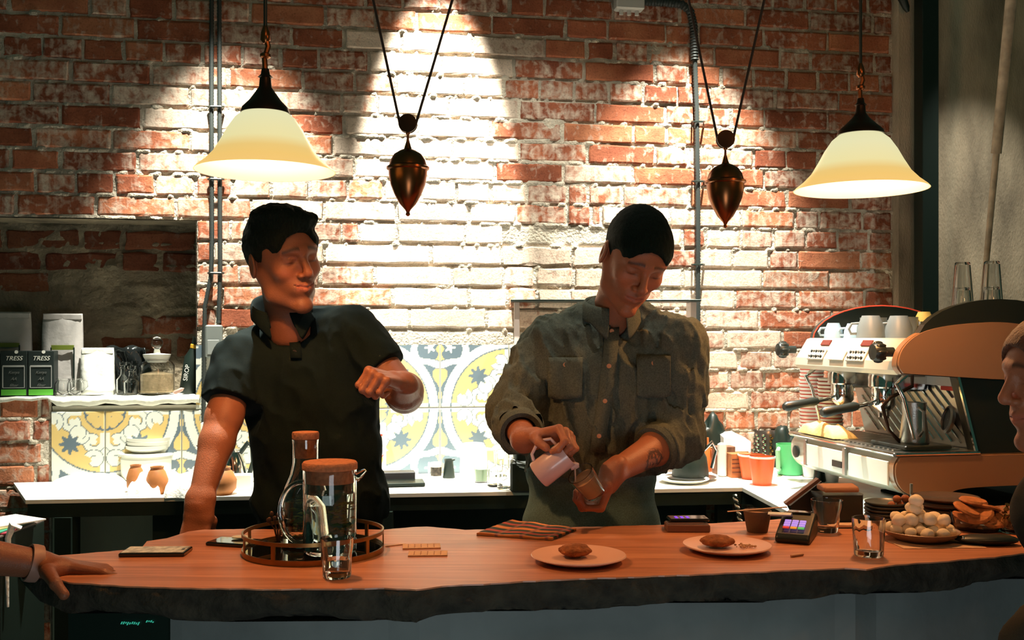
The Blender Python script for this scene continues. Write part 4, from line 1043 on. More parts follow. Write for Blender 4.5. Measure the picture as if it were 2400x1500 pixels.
# oval gauge on the splash back and white badge
g = frame(mp(.10, .232, 1.15), MD*-1+Vector((0, 0, .25)), (0, 0, 1)); mb = MB(); mb.lathe([(.042, -.004), (.042, .006), (.034, .010), (.033, .004)], 30, g, cap0=False, cap1=False, sq=.62); mb.build('gauge_rim', M_STEEL, mach, True, True)
mb = MB(); mb.lathe([(.001, .003), (.034, .003)], 30, g, sq=.62, cap0=False, cap1=False); mb.build('gauge_face', M_RUBBER, mach, True, True)
mb = MX(); mb.box((.213, .12, 1.268), (.006, .13, .034), bev=.002); mb.build('white_badge', M_PORC, mach, False, True)
mb = MX(); mb.box((.216, .08, 1.244), (.006, .06, .012)); mb.build('red_badge', RED, mach, False, True)
# drip tray
mb = MX(); mb.box((.13, LEN/2, 1.061), (.27, LEN-.004, .012), bev=.003); mb.build('drip_tray', M_STEEL, mach, False, True)
for i in range(24):
    mb = MX(); mb.box((.125, .05+i*.0245, 1.0695), (.21, .010, .004)); mb.build('tray_slat', M_STEEL, mach, False, True)
mb = MX(); mb.box((.12, .12, 1.077), (.15, .19, .012), bev=.005); mb.build('rubber_mat', M_RUBBER, mach, False, True)
mb = MX(); mb.tube([(-.002, .004, 1.062), (-.002, LEN, 1.062)], .005, 8); mb.build('tray_rail', M_CHROME, mach, True, True)
mb = MX(); mb.tube([(0, .002, 1.062), (.265, .002, 1.062)], .005, 8); mb.build('tray_rail', M_CHROME, mach, True, True)
# control panel details
def on_panel(l, t, off=.0): # t 0..1 along slanted face from low to high
    d = .022+(.062-.022)*t; z = 1.325+(1.388-1.325)*t; n = Vector((-.063, 0, .040)).normalized()
    return (d+n.x*off, l, z+n.z*off)
PT = math.atan2(.040, .063)
for i, l in enumerate((.50, .245)):
    mb = MX(); c = on_panel(l, .80, .002); mb.box((0, 0, 0), (.004, .058, .020), M=TR(*c) @ Matrix.Rotation(PT, 4, 'Y'), bev=.001); dsp = mb.build('display', mat('dark_red_display', (.10, .015, .010), .2, emit=(.5, .03, .01), est=.25), mach, False, True)
    mb = MX(); c = on_panel(l+.015, .18, .003); mb.box((0, 0, 0), (.005, .105, .040), M=TR(*c) @ Matrix.Rotation(PT*.9, 4, 'Y'), bev=.004); kp = mb.build('keypad', mat('ivory_plastic', (.55, .50, .40), .4), mach, False, True)
    for r in range(2):
        for k in range(6):
            c = on_panel(l+.015+(k-2.5)*.016, .18+(r-.5)*.26, .006)
            mb = MX(); mb.ell((0, 0, 0), (.004, .0062, .0065), 8, 5, TR(*c)); mb.build('button', M_CHROME if (k+r) % 2 else M_RUBBER, kp, True, True)
c = on_panel(.375, .15, .003); mb = MX(); mb.box((0, 0, 0), (.005, .09, .035), M=TR(*c) @ Matrix.Rotation(PT*.9, 4, 'Y'), bev=.004); mb.build('blank_plate', M_CREAM, mach, False, True)
def knob(l, d, z, r):
    M = frame(mp(l, d, z), -MD); mb = MB(); mb.lathe([(r*.5, -.03), (r*.5, 0), (r*.9, .003), (r, .012), (r*.98, .026), (r*.8, .034), (.001, .037)], 24, M)
    for k in range(8):
        a = k*math.pi/4; mb.ell((r*.92*math.cos(a), r*.92*math.sin(a), .016), (r*.22, r*.22, .015), 8, 6, M)
    mb.build('steam_knob', M_RUBBER, mach, True, True)
knob(.045, -.012, 1.352, .028); knob(.635, -.022, 1.352, .026)
# groups with portafilters
for l, sc_ in ((.205, 1), (.455, 1)):
    z0 = 1.22
    mb = MX(); mb.lathe([(.001, 1.292), (.040, 1.292), (.046, 1.275), (.046, 1.245), (.036, 1.240), (.036, 1.225), (.033, 1.205), (.001, 1.205)], 28, TR(.085, l, 0)); g_ = mb.build('group_head', M_CHROME, mach, True, True)
    mb = MX(); mb.box((.16, l, 1.255), (.12, .06, .05), bev=.01); mb.build('group_neck', M_CHROME, mach, False, True)
    mb = MX(); mb.lathe([(.001, 1.165), (.012, 1.165), (.026, 1.178), (.036, 1.190), (.037, 1.214), (.030, 1.214), (.001, 1.19)], 26, TR(.085, l, 0)); pf = mb.build('portafilter', M_CHROME, mach, True, True)
    a = Vector(mp(l-.0, .050, 1.196)); b = Vector(mp(l-.015, -.010, 1.188)); c = Vector(mp(l-.03, -.135, 1.170))
    MB().tube([a, b], .007, 10).build('portafilter_neck', M_CHROME, pf, True, True)
    MB().tube([b, b.lerp(c, .1), b.lerp(c, .5), b.lerp(c, .93), c], [.010, .0145, .0135, .0165, .010], 14).build('handle', M_RUBBER, pf, True, True)
    mb = MX(); mb.tube([(.085, l-.02, 1.17), (.085, l-.02, 1.150)], .006, 8); mb.tube([(.085, l+.02, 1.17), (.085, l+.02, 1.150)], .006, 8); mb.build('spout', M_CHROME, pf, True, True)
# steam wands, water spout
for l in (.045, .60):
    mb = MX(); mb.tube([(.06, l, 1.286), (.03, l, 1.26), (.05, l-.005, 1.22), (.085, l, 1.10)], [.008, .007, .006, .005], 10); mb.build('steam_wand', M_CHROME, mach, True, True)
mb = MX(); mb.tube([(.12, .11, 1.286), (.12, .11, 1.25), (.05, .115, 1.215), (.03, .12, 1.19), (.05, .12, 1.12), (.085, .11, 1.082)], .0055, 10); mb.build('water_spout', M_BRONZE, mach, True, True)
# lower front: panels, gauge, switch
for i, (l, w_) in enumerate(((.40, .24), (.14, .22))):
    mb = MX(); mb.box((-.005, l, 1.005), (.006, w_, .070), bev=.004); mb.build('front_plate', M_PORC, mach, False, True)
mb = MX(); mb.box((-.0098, .315, .998), (.003, .060, .020), bev=.001); mb.build('name_plate', M_RUBBER, mach, False, True)
g = frame(mp(.60, -.003, 1.005), -MD, (0, 0, 1)); mb = MB(); mb.lathe([(.020, 0), (.021, .006), (.016, .008), (.001, .008)], 24, g); mb.build('pressure_gauge', M_RUBBER, mach, True, True)
for l in (.275, .53):
    mb = MX(); mb.box((-.006, l, 1.01), (.008, .018, .085), bev=.002); mb.build('trim_strip', M_STEEL, mach, False, True)
for l, d in ((.06, .08), (.60, .08), (.06, .46), (.60, .46)):
    mb = MX(); mb.lathe([(.020, ZB), (.022, ZB+.005), (.018, ZB+.03), (.018, .96)], 16, TR(d, l, 0)); mb.build('foot', M_DARK, mach, True, True)
t = thing('black_mat', 'black rubber mat under the espresso machine, behind the plate stacks', 'mat', (1.35, 3.1, ZB+.0006))
mb = MX(); mb.box((.47, .12, ZB+.005), (.62, .46, .008), bev=.002); mb.build('rubber', mat('matt_rubber', (.008, .012, .010), .95, spec=.05), t, False, True)
# yellow cleaning cloth and milk jugs on the tray
q = lambda l, d: Vector(mp(l, d, 1.0715))
cloth('yellow_cloth', 'crumpled pale yellow cleaning cloth on the drip tray', [q(.60, .0), q(.36, .0), q(.36, .09), q(.60, .11)], .030, mat('yellow_cloth', (.74, .56, .22), .9, bump=1, bscale=50), .020, 'cloth', seed=3)
def milkjug(l, d, r, h, label, z=1.0835, m=M_STEEL):
    t = thing('milk_jug', label, 'jug', mp(l, d, z))
    MB().lathe([(.001, 0), (r, 0), (r*1.02, .004), (r*.78, h*.72), (r*.86, h), (r*.82, h), (r*.74, h*.72), (r*.94, .006), (.001, .006)], 28).build('body', m, t, True)
    MB().tube([(-.0, -r*.78, h*.88), (0, -r*1.6, h*.8), (0, -r*1.6, h*.35), (0, -r*.95, h*.2)], .004, 8).build('handle', m, t, True)
milkjug(.10, .12, .042, .12, 'large steel milk jug on the black rubber mat')
# cups on top
ZC = 1.3925
M_CUPG = mat('grey_glazed_cup', (.15, .17, .17), .4); M_CUPB = mat('pale_blue_cup', (.30, .42, .50), .35); M_CUPY = mat('yellow_cup', (.72, .48, .12), .4)
def demi(l, d, r, h, m, label, inv=True, z=ZC, name='cup', ha=math.pi):
    t = thing(name, label, 'cup', mp(l, d, z))
    pr_ = [(.001, 0), (r*.60, 0), (r*.64, .004), (r*.93, h*.5), (r, h), (r*.95, h), (r*.86, h*.5), (r*.55, .008), (.001, .008)]
    if inv: pr_ = [(a, h-b) for a, b in pr_]
    MB().lathe(pr_, 30).build('cup_wall', m, t, True)
    zz = (lambda v: h-v) if inv else (lambda v: v)
    c, s = math.cos(ha), math.sin(ha)
    MB().tube([(c*x, s*x, zz(v)) for x, v in ((r*.86, h*.82), (r*1.35, h*.82), (r*1.5, h*.6), (r*1.3, h*.36), (r*.78, h*.34))], .0042, 8).build('handle', m, t, True)
demi(.40, .155, .045, .072, M_CUPG, 'grey cup upside down on the machine top, left of the two big ones', ha=2.9)
demi(.40, .255, .045, .072, M_CUPG, 'grey cup upside down on the machine top, right of the two big ones', ha=2.9)
demi(.55, .105, .032, .050, M_CUPB, 'pale blue espresso cup at the far left of the machine top', ha=3.0)
demi(.50, .150, .032, .048, M_CUPB, 'pale blue espresso cup half hidden by the left grey cup', ha=2.8)
demi(.50, .335, .046, .070, M_CUPG, 'upright grey cup behind the chrome jugs on the machine', inv=False, ha=.3)
demi(.52, .235, .044, .068, M_CUPG, 'upright dark grey cup behind the two big cups', inv=False, ha=.3)
demi(.50, .41, .032, .034, M_CUPY, 'lower yellow cup on the machine top', inv=True, ha=.5)
demi(.50, .41, .032, .048, M_CUPY, 'yellow cup standing on another yellow cup', inv=True, z=ZC+.040, ha=.5)
demi(.44, .47, .028, .048, M_CUPY, 'yellow cup right of the stacked yellow cups', inv=True, ha=.5)
demi(.44, .47, .028, .030, M_CUPY, 'yellow cup topping the right yellow pile', inv=True, z=ZC+.050, ha=.5)
milkjug(.20, .215, .018, .050, 'tiny chrome jug on the machine top near the tan panel', ZC, M_CHROME)
milkjug(.20, .262, .020, .052, 'small chrome jug behind the tiny one on the machine top', ZC, M_CHROME)
# stacked tumblers behind the near wing
def tumbler_prof(r0, r1, h): return [(.001, .004), (r0*.9, 0), (r0, .003), (r1, h), (r1-.0022, h), (r0-.003, .010), (.001, .009)]
for k, (l, d) in enumerate(((.42, .50), (.36, .565))):
    for j in range(2):
        t = thing('tall_tumbler', f'{"upper" if j else "lower"} upturned tall glass of the {"left" if k == 0 else "right"} stack behind the machine wing', 'glass', mp(l, d, ZC+.085*j+.001))
        MB().lathe([(r, .165-z) for r, z in tumbler_prof(.024, .036, .165)], 26).build('tumbler', M_GLASS, t, True)

# ------------------------------------------------------------------ things on the bar counter
def thing_c(name, label, cat, px, py, rz=0, **k): return thing(name, label, cat, CP(px, py), rz, **k)
# phones
M_PHONE = mat('phone_black', (.01, .012, .012), .08, coat=.5)
def phone(name, label, px, py, rz, l, w_, h, top, side=M_PHONE, z=0):
    p = CP(px, py); p.z += z; t = thing(name, label, 'phone', p, rz)
    MB().box((0, 0, h/2), (l, w_, h), bev=.003).build('body', side, t); MB().box((0, 0, h+.0004), (l*.94, w_*.92, .0012), bev=.0003).build('screen', top, t)
    MB().box((l*.42, 0, h+.0012), (.006, .012, .0006)).build('speaker_slot', M_DARK, t)
    return t
phone('mobile_phone', 'phone with a pale patterned cover lying at the left of the bar', 366, 1298, .04, .140, .070, .009, mat('pale_pattern', (.55, .55, .50), .35, var=.55, vscale=70))
phone('mobile_phone', 'black phone lying left of the round brass tray', 556, 1276, -.28, .125, .065, .008, M_PHONE)
t = thing('white_oval', 'small white oval piece lying on the black phone', 'earphone', CP(556, 1272)+Vector((.01, 0, .0095))); MB().ell((0, 0, .004), (.024, .012, .004), 20, 8).build('case', M_PORC, t, True)  # plain white oval laid on the black phone
phone('mobile_phone', 'lower phone of the two stacked ones near the right man', 1610, 1243, -.02, .105, .055, .018, mat('phone_brown', (.10, .05, .035), .3), mat('phone_side', (.20, .10, .075), .35))
t = phone('mobile_phone', 'upper phone with purple lights, on top of another phone', 1612, 1238, .03, .098, .050, .006, mat('phone_screen_dim', (.10, .10, .12), .1), z=.021)
mb = MB()
for i in range(3):
    for j in range(2): mb.ell((-.030+i*.014, -.012+j*.014, .0075), (.0045, .004, .0012), 10, 4)
mb.build('screen_icons', mat('purple_icons', (.1, .02, .3), .3, emit=(.30, .08, .95), est=.9), t, True)
# round brass gallery tray
p = CP(735, 1292); R = .152; t = thing('round_tray', 'round brass gallery tray with a mirrored base', 'tray', p)
MB().lathe([(.001, .002), (R, .002), (R, .006), (.001, .006)], 64).build('mirror_base', mat('dark_mirror', (.10, .10, .09), .03, .95), t, True)
def ring(z0, z1, r, w_): return [(r-w_, z0), (r, z0), (r, z1), (r-w_, z1), (r-w_, z0)]
MB().lathe(ring(0, .012, R+.003, .003), 72, cap0=False, cap1=False).build('lower_band', M_BRASS, t, True)
MB().lathe(ring(.040, .048, R+.003, .004), 72, cap0=False, cap1=False).build('upper_band', M_BRASS, t, True)
for k in range(9):
    a = 2*math.pi*k/9+.15; MB(TR(R*math.cos(a), R*math.sin(a), 0) @ RZ(a)).box((.001, 0, .026), (.003, .010, .030)).build('post', M_BRASS, t)
# carafe
M_MINT = mat('mint_leaf', (.11, .20, .04), .6)
def mint(mb, c, r, h, n, rnd):
    for _ in range(n):
        a = rnd.uniform(0, 6.28); q = rnd.uniform(0, r); z = rnd.uniform(0, h); s = rnd.uniform(.006, .011)
        M = TR(c[0]+q*math.cos(a), c[1]+q*math.sin(a), c[2]+z) @ Matrix.Rotation(rnd.uniform(0, 6), 4, 'Z') @ Matrix.Rotation(rnd.uniform(-1, 1), 4, 'X')
        mb.add([(-s, 0, 0), (0, -s*.5, .001), (s, 0, 0), (0, s*.5, .001), (0, 0, .003)], [(0, 1, 4), (1, 2, 4), (2, 3, 4), (3, 0, 4), (3, 2, 1, 0)], M)
rnd = random.Random(2)
p = CP(716, 1282)+Vector((0, 0, .0065)); t = thing('glass_carafe', 'tall glass carafe with a cork stopper, at the back of the tray', 'carafe', p)
prof = [(.001, 0), (.048, 0), (.054, .006), (.0545, .04), (.052, .10), (.046, .130), (.034, .158), (.0285, .185), (.0285, .225), (.030, .238)]
inn = [(r-.0025, z) for r, z in reversed(prof[2:])]
MB().lathe(prof+inn+[(.001, .008)], 48).build('carafe_glass', M_GLASS, t, True)
MB().lathe([(.001, .0085), (.0505, .0085), (.0515, .04), (.0492, .10), (.001, .10)], 40).build('water', M_WATER, t, True)
MB().lathe([(.001, .196), (.0245, .196), (.0256, .236), (.030, .239), (.0305, .250), (.029, .254), (.001, .254)], 32).build('cork', M_CORK, t, True)
mb = MB(); mint(mb, (0, 0, .02), .038, .06, 60, rnd); mb.build('mint', M_MINT, t)
# pitcher
p = CP(773, 1300)+Vector((0, 0, .0065)); t = thing('glass_pitcher', 'wide glass water pitcher with a cork lid and mint, front of the tray', 'pitcher', p)
Rp = .058; hp = .180
MB().lathe([(.001, 0), (Rp-.004, 0), (Rp, .005), (Rp, hp), (Rp-.003, hp), (Rp-.003, .009), (.001, .009)], 56).build('pitcher_glass', M_GLASS, t, True)
MB().lathe([(.001, .0095), (Rp-.0035, .0095), (Rp-.0035, .130), (.001, .130)], 48).build('water', M_WATER, t, True)
MB().lathe([(.001, hp-.028), (Rp-.006, hp-.028), (Rp-.005, hp), (Rp+.002, hp+.001), (Rp+.002, hp+.013), (Rp-.001, hp+.017), (.001, hp+.017)], 48).build('cork_lid', M_CORK, t, True)
MB().tube([(-Rp+.001, 0, .152)]+[(-Rp-.004-.046*math.sin(q), 0, .086+.066*math.cos(q)) for q in [math.pi*i/18 for i in range(1, 18)]]+[(-Rp+.001, 0, .020)], .0058, 14).build('handle', M_GLASS, t, True)
MB().tube([(Rp-.002, 0, hp-.018), (Rp+.010, 0, hp-.010), (Rp+.020, 0, hp-.002)], [.012, .008, .004], 12).build('spout', M_GLASS, t, True)
mb = MB(); mint(mb, (.025, .0, .012), .026, .10, 90, rnd); mb.build('mint', M_MINT, t)
t = thing('twig_sprig', 'little dried twig sprig standing on the left of the tray', 'sprig', CP(652, 1286)+Vector((0, 0, .007)))
mb = MB(); 
for i in range(9):
    a = i*.7; mb.tube([(0, 0, 0), (.008*math.cos(a), .008*math.sin(a), .035), (.022*math.cos(a+.4), .022*math.sin(a+.4), .055+.004*(i % 4))], .0012, 5)
    mb.ell((.022*math.cos(a+.4), .022*math.sin(a+.4), .057+.004*(i % 4)), (.005, .005, .006), 6, 4)
mb.build('twigs', mat('dried_twig', (.08, .035, .02), .9), t, True)
# tumblers on the bar
def bar_glass(px, py, r0, r1, h, label, water=None, fl_=True):
    t = thing_c('drinking_glass', label, 'glass', px, py); n = 40; vs = []; 
    prof = [(.001, 0), (r0*.92, 0), (r0, .004), (r0+(r1-r0)*.55, h*.6), (r1*.99, h*.80), (r1, h), (r1-.0022, h), (r1*.99-.0028, h*.8), (r0-.003, .013), (.001, .011)]
    mb = MB(); mb.lathe(prof, n)
    o = mb.build('tumbler', M_GLASS, t, True)
    if fl_:
        for v in o.data.vertices:      # pressed facets below the lip
            if .006 < v.co.z < h*.72:
                a = math.atan2(v.co.y, v.co.x); k = 1-.05*abs(math.cos(a*5)); v.co.x *= k; v.co.y *= k
    if water: MB().lathe([(.001, .012), (r0*.88, .012), (r0*.88+(r1-r0)*.4, water), (.001, water)], 30).build('water', M_WATER, t, True)
    return t
bar_glass(790, 1352, .028, .0325, .078, 'glass of water in front of the round tray', .036)
bar_glass(1938, 1246, .026, .038, .078, 'faceted empty glass behind the card terminal')
bar_glass(2036, 1302, .031, .0355, .082, 'clear glass at right, in front of the meringue bowl', .0)
# cards and sticks
M_CARD = mat('card_paper', (.66, .42, .26), .8, var=.1, vscale=90)
def card(px, py, rz, label, w_=.085, d_=.048):
    t = thing_c('paper_card', label, 'card', px, py, rz); MB().box((0, 0, .0015), (w_, d_, .003), bev=.0005).build('card', M_CARD, t)
    for i in range(5): MB().box((-w_*.35+i*w_*.17, 0, .0033), (.002, d_*.7, .0005)).build('printed_line', mat('card_line', (.40, .20, .12), .8), t)
card(988, 1282, .10, 'striped paper card, the farther of the two'); card(1003, 1299, .05, 'striped paper card, the nearer of the two')
t = thing_c('wooden_stirrer', 'thin wooden stirrer lying right of the round tray', 'stirrer', 926, 1279, .55); MB().box((0, 0, .0015), (.05, .005, .002), bev=.0005).build('stick', M_CARD, t)
t = thing_c('sugar_stick', 'little wrapped sugar stick on the bar near the terminal', 'sugar stick', 1868, 1304, .5); MB().box((0, 0, .003), (.036, .007, .005), bev=.002).build('wrapper', mat('sugar_wrap', (.62, .33, .20), .7), t)
# plaid napkin
c4 = [CP(1117, 1256), CP(1293, 1268), CP(1350, 1244), CP(1200, 1224)]; c = sum(c4, Vector())/4
t = thing('plaid_napkin', 'folded red and dark green plaid napkin on the bar', 'napkin', c); n1, n2 = 48, 30; vs = []; cols = []; fs = []
for j in range(n2+1):
    for i in range(n1+1):
        u, v = i/n1, j/n2; q = ((c4[0]-c)*(1-u)+(c4[1]-c)*u)*(1-v)+((c4[3]-c)*(1-u)+(c4[2]-c)*u)*v
        vs.append((q.x+.001*math.sin(v*40), q.y+.001*math.sin(u*37), .007+.0012*math.sin(u*14+v*3)))
        col = (.020, .032, .020)
        if (v*4+.3) % 1.0 < .45: col = (.42, .060, .035) if int(v*4+.3) % 2 else (.60, .20, .050)
        if (u*3+.25) % 1.0 < .12: col = (.30, .10, .08) if col[0] > .1 else (.22, .09, .05)
        cols.append(col)
for j in range(n2):
    for i in range(n1): k = j*(n1+1)+i; fs.append((k, k+1, k+n1+2, k+n1+1))
m0 = len(vs); per = list(range(n1+1))+[j*(n1+1)+n1 for j in range(1, n2+1)]+[n2*(n1+1)+i for i in range(n1-1, -1, -1)]+[j*(n1+1) for j in range(n2-1, 0, -1)]
for k in per: vs.append((vs[k][0], vs[k][1], .0)); cols.append((.05, .05, .03))
for i in range(len(per)): j = (i+1) % len(per); fs.append((per[i], per[j], m0+j, m0+i))
mk('fabric', vs, fs, mat_attr('plaid_fabric', .9, .3, 600), t, cols=np.array(cols))
# plates with cookies
M_PINK = mat('pink_glazed_plate', (.82, .47, .36), .35); M_COOK = mat('cookie', (.30, .095, .030), .9, var=.4, vscale=60, bump=2.5, bscale=70)
def plate(px, py, r, label, m=M_PINK): t = thing_c('side_plate', label, 'plate', px, py); MB().lathe(plate_prof(r), 56).build('plate', m, t, True); return t
def rocky(mb_o, amp, sc_, seed):
    me = mb_o.data; V = np.array([v.co[:] for v in me.vertices]); nn = fbm(V*sc_+7, seed, 3)-.5
    c = V.mean(0)
    for v, k in zip(me.vertices, nn): v.co = Vector(c)+(v.co-Vector(c))*(1+k*amp)
def cookie(px, py, z, r, h, label, seed=1):
    p = CP(px, py); p.z += z; t = thing('cookie', label, 'cookie', p)
    o = MB().ell((0, 0, h*.5), (r, r*.9, h*.52), 32, 16).build('dough', M_COOK, t, True)
    for v in o.data.vertices: v.co.z = max(v.co.z, 0.0005)
    rocky(o, .35, 90, seed); return t
plate(1356, 1316, .101, 'pink plate with a cookie, at the centre of the bar'); cookie(1347, 1311, .0065, .034, .026, 'crumbly brown cookie on the centre plate')
plate(1704, 1291, .098, 'pink plate with a cookie and crumbs, right of centre'); cookie(1681, 1287, .0065, .038, .024, 'crumbly brown cookie on the right plate', 4)
t = thing('crumb_pile', 'pale crumbs scattered beside the right cookie', 'crumbs', CP(1748, 1289)+Vector((0, 0, .0075))); t2 = MB(); rr = random.Random(4)
for i in range(40): a = rr.uniform(0, 6.28); q = rr.uniform(0, .026); s = rr.uniform(.0015, .004); t2.ell((q*math.cos(a), q*math.sin(a)*.8, s*.7), (s, s, s*.8), 5, 4)
o = t2.build('crumbs', mat('pale_crumb', (.60, .36, .22), .9), t); o['kind'] = 'stuff'
# small clay tumbler with stirrer
t = thing_c('clay_tumbler', 'small brown clay espresso tumbler', 'cup', 1775, 1246)
MB().lathe([(.001, 0), (.024, 0), (.025, .002), (.034, .052), (.0315, .052), (.022, .005), (.001, .005)], 32).build('cup_wall', mat('clay', (.13, .085, .055), .6, bump=.5, bscale=80), t, True)
MB().lathe([(.001, .044), (.030, .044)], 30, cap0=False, cap1=False).build('coffee', mat('crema', (.40, .19, .08), .5), t, True)
mb = MB(); mb.box((0, 0, 0), (.145, .005, .0018)); 
t = thing('wooden_stirrer', 'long wooden stirrer resting across the clay tumbler', 'stirrer', CP(1775, 1246)+Vector((0, 0, .0545)), rot=(0, -.055, .12)); MB().box((0, 0, 0), (.150, .006, .002)).build('stick', M_CARD, t)
# card terminal
t = thing_c('card_terminal', 'black card payment terminal with lit purple keys and a receipt', 'card terminal', 1866, 1264, -.42)
mb = MB(); L0, Wd = .125, .078
def shell(name, pts, w0, m, par):
    mb = MB(); n = len(pts); vs = [(-w0/2, y, z) for y, z in pts]+[(w0/2, y, z) for y, z in pts]
    mb.add(vs, [tuple(range(n)), tuple(range(2*n-1, n-1, -1))]+[(i, n+i, n+(i+1) % n, (i+1) % n) for i in range(n)]); o = mb.build(name, m, par)
    md = o.modifiers.new('b', 'BEVEL'); md.width = .006; md.segments = 3; return o
body = shell('body', [(-.06, 0), (.085, 0), (.085, .048), (.055, .056), (.02, .044), (-.055, .022), (-.065, .012)], Wd, M_RUBBER, t)
mb = MB(); sl = math.atan2(.022, .075); KP = TR(0, -.020, .036) @ Matrix.Rotation(sl, 4, 'X')
mk_ = mat('lit_purple_key', (.25, .15, .5), .4, emit=(.42, .28, .85), est=.75)
cs = {(0,): mat('red_key', (.5, .02, .02), .4, emit=(.7, .04, .03), est=.5), (1,): mat('amber_key', (.6, .3, .02), .4, emit=(.8, .32, .03), est=.5), (2,): mat('green_key', (.05, .4, .1), .4, emit=(.1, .6, .15), est=.5)}
for r in range(4):
    for k in range(3):
        MB(KP).box(((k-1)*.017, .014-r*.0115, .004), (.0145, .0080, .003), bev=.001).build('key', mk_ if r < 3 else cs[(k,)], t)
MB(TR(0, .045, .0585) @ Matrix.Rotation(-.02, 4, 'X')).box((0, .012, -.003), (.055, .030, .003)).build('screen', M_PHONE, t)
mb = MB(TR(-.03, .03, .050)); vs = []; fs = []
for j in range(7):
    a = j/6; y = -.01-a*.03; z = .002+.012*math.sin(a*2.4)
    vs += [(-.034, y, z), (.018, y+.01, z)]
for j in range(6): fs.append((2*j, 2*j+1, 2*j+3, 2*j+2))
o = mk('receipt', [(v[0]-.03, v[1]+.03, v[2]+.045) for v in vs], fs, M_PORC, t); md = o.modifiers.new('s', 'SOLIDIFY'); md.thickness = .0012
# point-of-sale stand: slanted tablet plus boxy brown-topped till printer
a = CP(1905, 1226)
t = thing('till_printer', 'black receipt printer with a brown top, behind the glasses', 'printer', CP(1962, 1224), .05)
mb = MB(); mb.prism([(-.052, -.04), (.050, -.04), (.062, -.015), (.062, .05), (-.052, .05)], 0, .075); mb.build('body', M_RUBBER, t)
o = shell('top_cover', [(-.042, .0), (.02, .0), (.02, .014), (.0, .018), (-.036, .014)], .092, mat('brown_cover', (.36, .16, .08), .6), t); o.location = (-.002, 0, .082)
t = thing('tablet_stand', 'tablet in a dark case leaning on its stand, seen from the back edge', 'tablet', CP(1893, 1222), .0)
mb = MB(); p0 = CP(1848, 1216); p1 = W(1850, 1184, p0.y); p2 = W(1926, 1128, p0.y); p3 = W(1930, 1222, p0.y)
def quadslab(pts, th, name, m, par, bevel=.002):
    mb = MB(); n = len(pts); vs = [(p.x, p.y, p.z) for p in pts]+[(p.x, p.y+th, p.z) for p in pts]
    mb.add(vs, [tuple(range(n-1, -1, -1)), tuple(range(n, 2*n))]+[(i, (i+1) % n, n+(i+1) % n, n+i) for i in range(n)]); return mb.build(name, m, par, False, True)
Yq = p0.y
quadslab([W(1852, 1186, Yq), W(1926, 1128, Yq), W(1932, 1218, Yq), W(1868, 1218, Yq)], .04, 'stand_wedge', M_RUBBER, t)
d_ = Vector((0, -.004, .0))
mb = MB(); A, B = W(1843, 1184, Yq), W(1920, 1126, Yq); dr = (B-A).normalized(); nn = Vector((-dr.z, 0, dr.x))
vs = [A, B, B+nn*.008, A+nn*.008]; quadslab([v+Vector((0, -.012, 0)) for v in vs], .025, 'tablet', mat('brown_case', (.16, .08, .055), .45), t)
# plates, stacked
M_GREYP = mat('dark_grey_stoneware', (.075, .088, .085), .28); 
M_BLKP = mat('dark_brown_stoneware', (.10, .070, .055), .22)
def stack(px, py, n, r, dz, label, m, grp, words):
    p = CP(px, py)
    for k in range(n):
        t = thing('stoneware_plate', label.format(words[k]), 'plate', (p.x+.001*math.sin(k*2), p.y, ZT+k*dz), group=grp)
        MB().lathe(plate_prof(r), 44).build('plate', m, t, True)
stack(2076, 1222, 5, .054, .009, '{} small grey plate of the short stack behind the meringues', M_GREYP, 'small grey plates in the short stack', ['lowest', 'second lowest', 'middle', 'second highest', 'topmost'])
stack(2216, 1222, 4, .084, .0165, '{} large dark plate of the tall stack at right', M_BLKP, 'large dark plates in the tall stack', ['lowest', 'second', 'third', 'topmost'])
t = thing_c('brown_board', 'thin wooden board lying behind the clear glass', 'board', 1995, 1236); MB().box((0, 0, .006), (.11, .035, .006), bev=.001).build('board', M_CARD, t); MB().box((0, -.001, .0015), (.10, .03, .003)).build('base', M_BLACK, t)
t = thing('sugar_tin', 'pale metal tube standing behind the plate stacks', 'tube', CP(2136, 1214)); MB().lathe([(.001, 0), (.004, 0), (.004, .09), (.001, .09)], 10).build('tube', mat('pale_tube', (.3, .36, .35), .4), t, True)
rr = random.Random(8)
for i, (dx, dz) in enumerate(((-.035, 0), (-.012, 0), (.012, 0), (-.022, .016), (.0, .017), (.022, .014))):
    p = CP(2122, 1222); t = thing('brown_truffle', ['leftmost', 'second from left', 'third from left', 'upper left', 'upper middle', 'upper right'][i]+' orange-brown nut ball behind the meringues', 'sweet', (p.x+dx, p.y, ZT+.042+dz)); o = MB().ell((0, 0, 0), (.011, .011, .010), 12, 8).build('ball', mat('nut_brown', (.34, .10, .035), .7, var=.3, vscale=80), t, True); rocky(o, .3, 80, i)
t = thing('sweets_dish', 'small brown dish lifting the nut balls', 'dish', (CP(2122, 1222).x, CP(2122, 1222).y, ZT)); MB().lathe([(.001, 0), (.018, 0), (.014, .018), (.028, .028), (.040, .032), (.038, .033), (.001, .031)], 28).build('dish', M_BLKP, t, True)
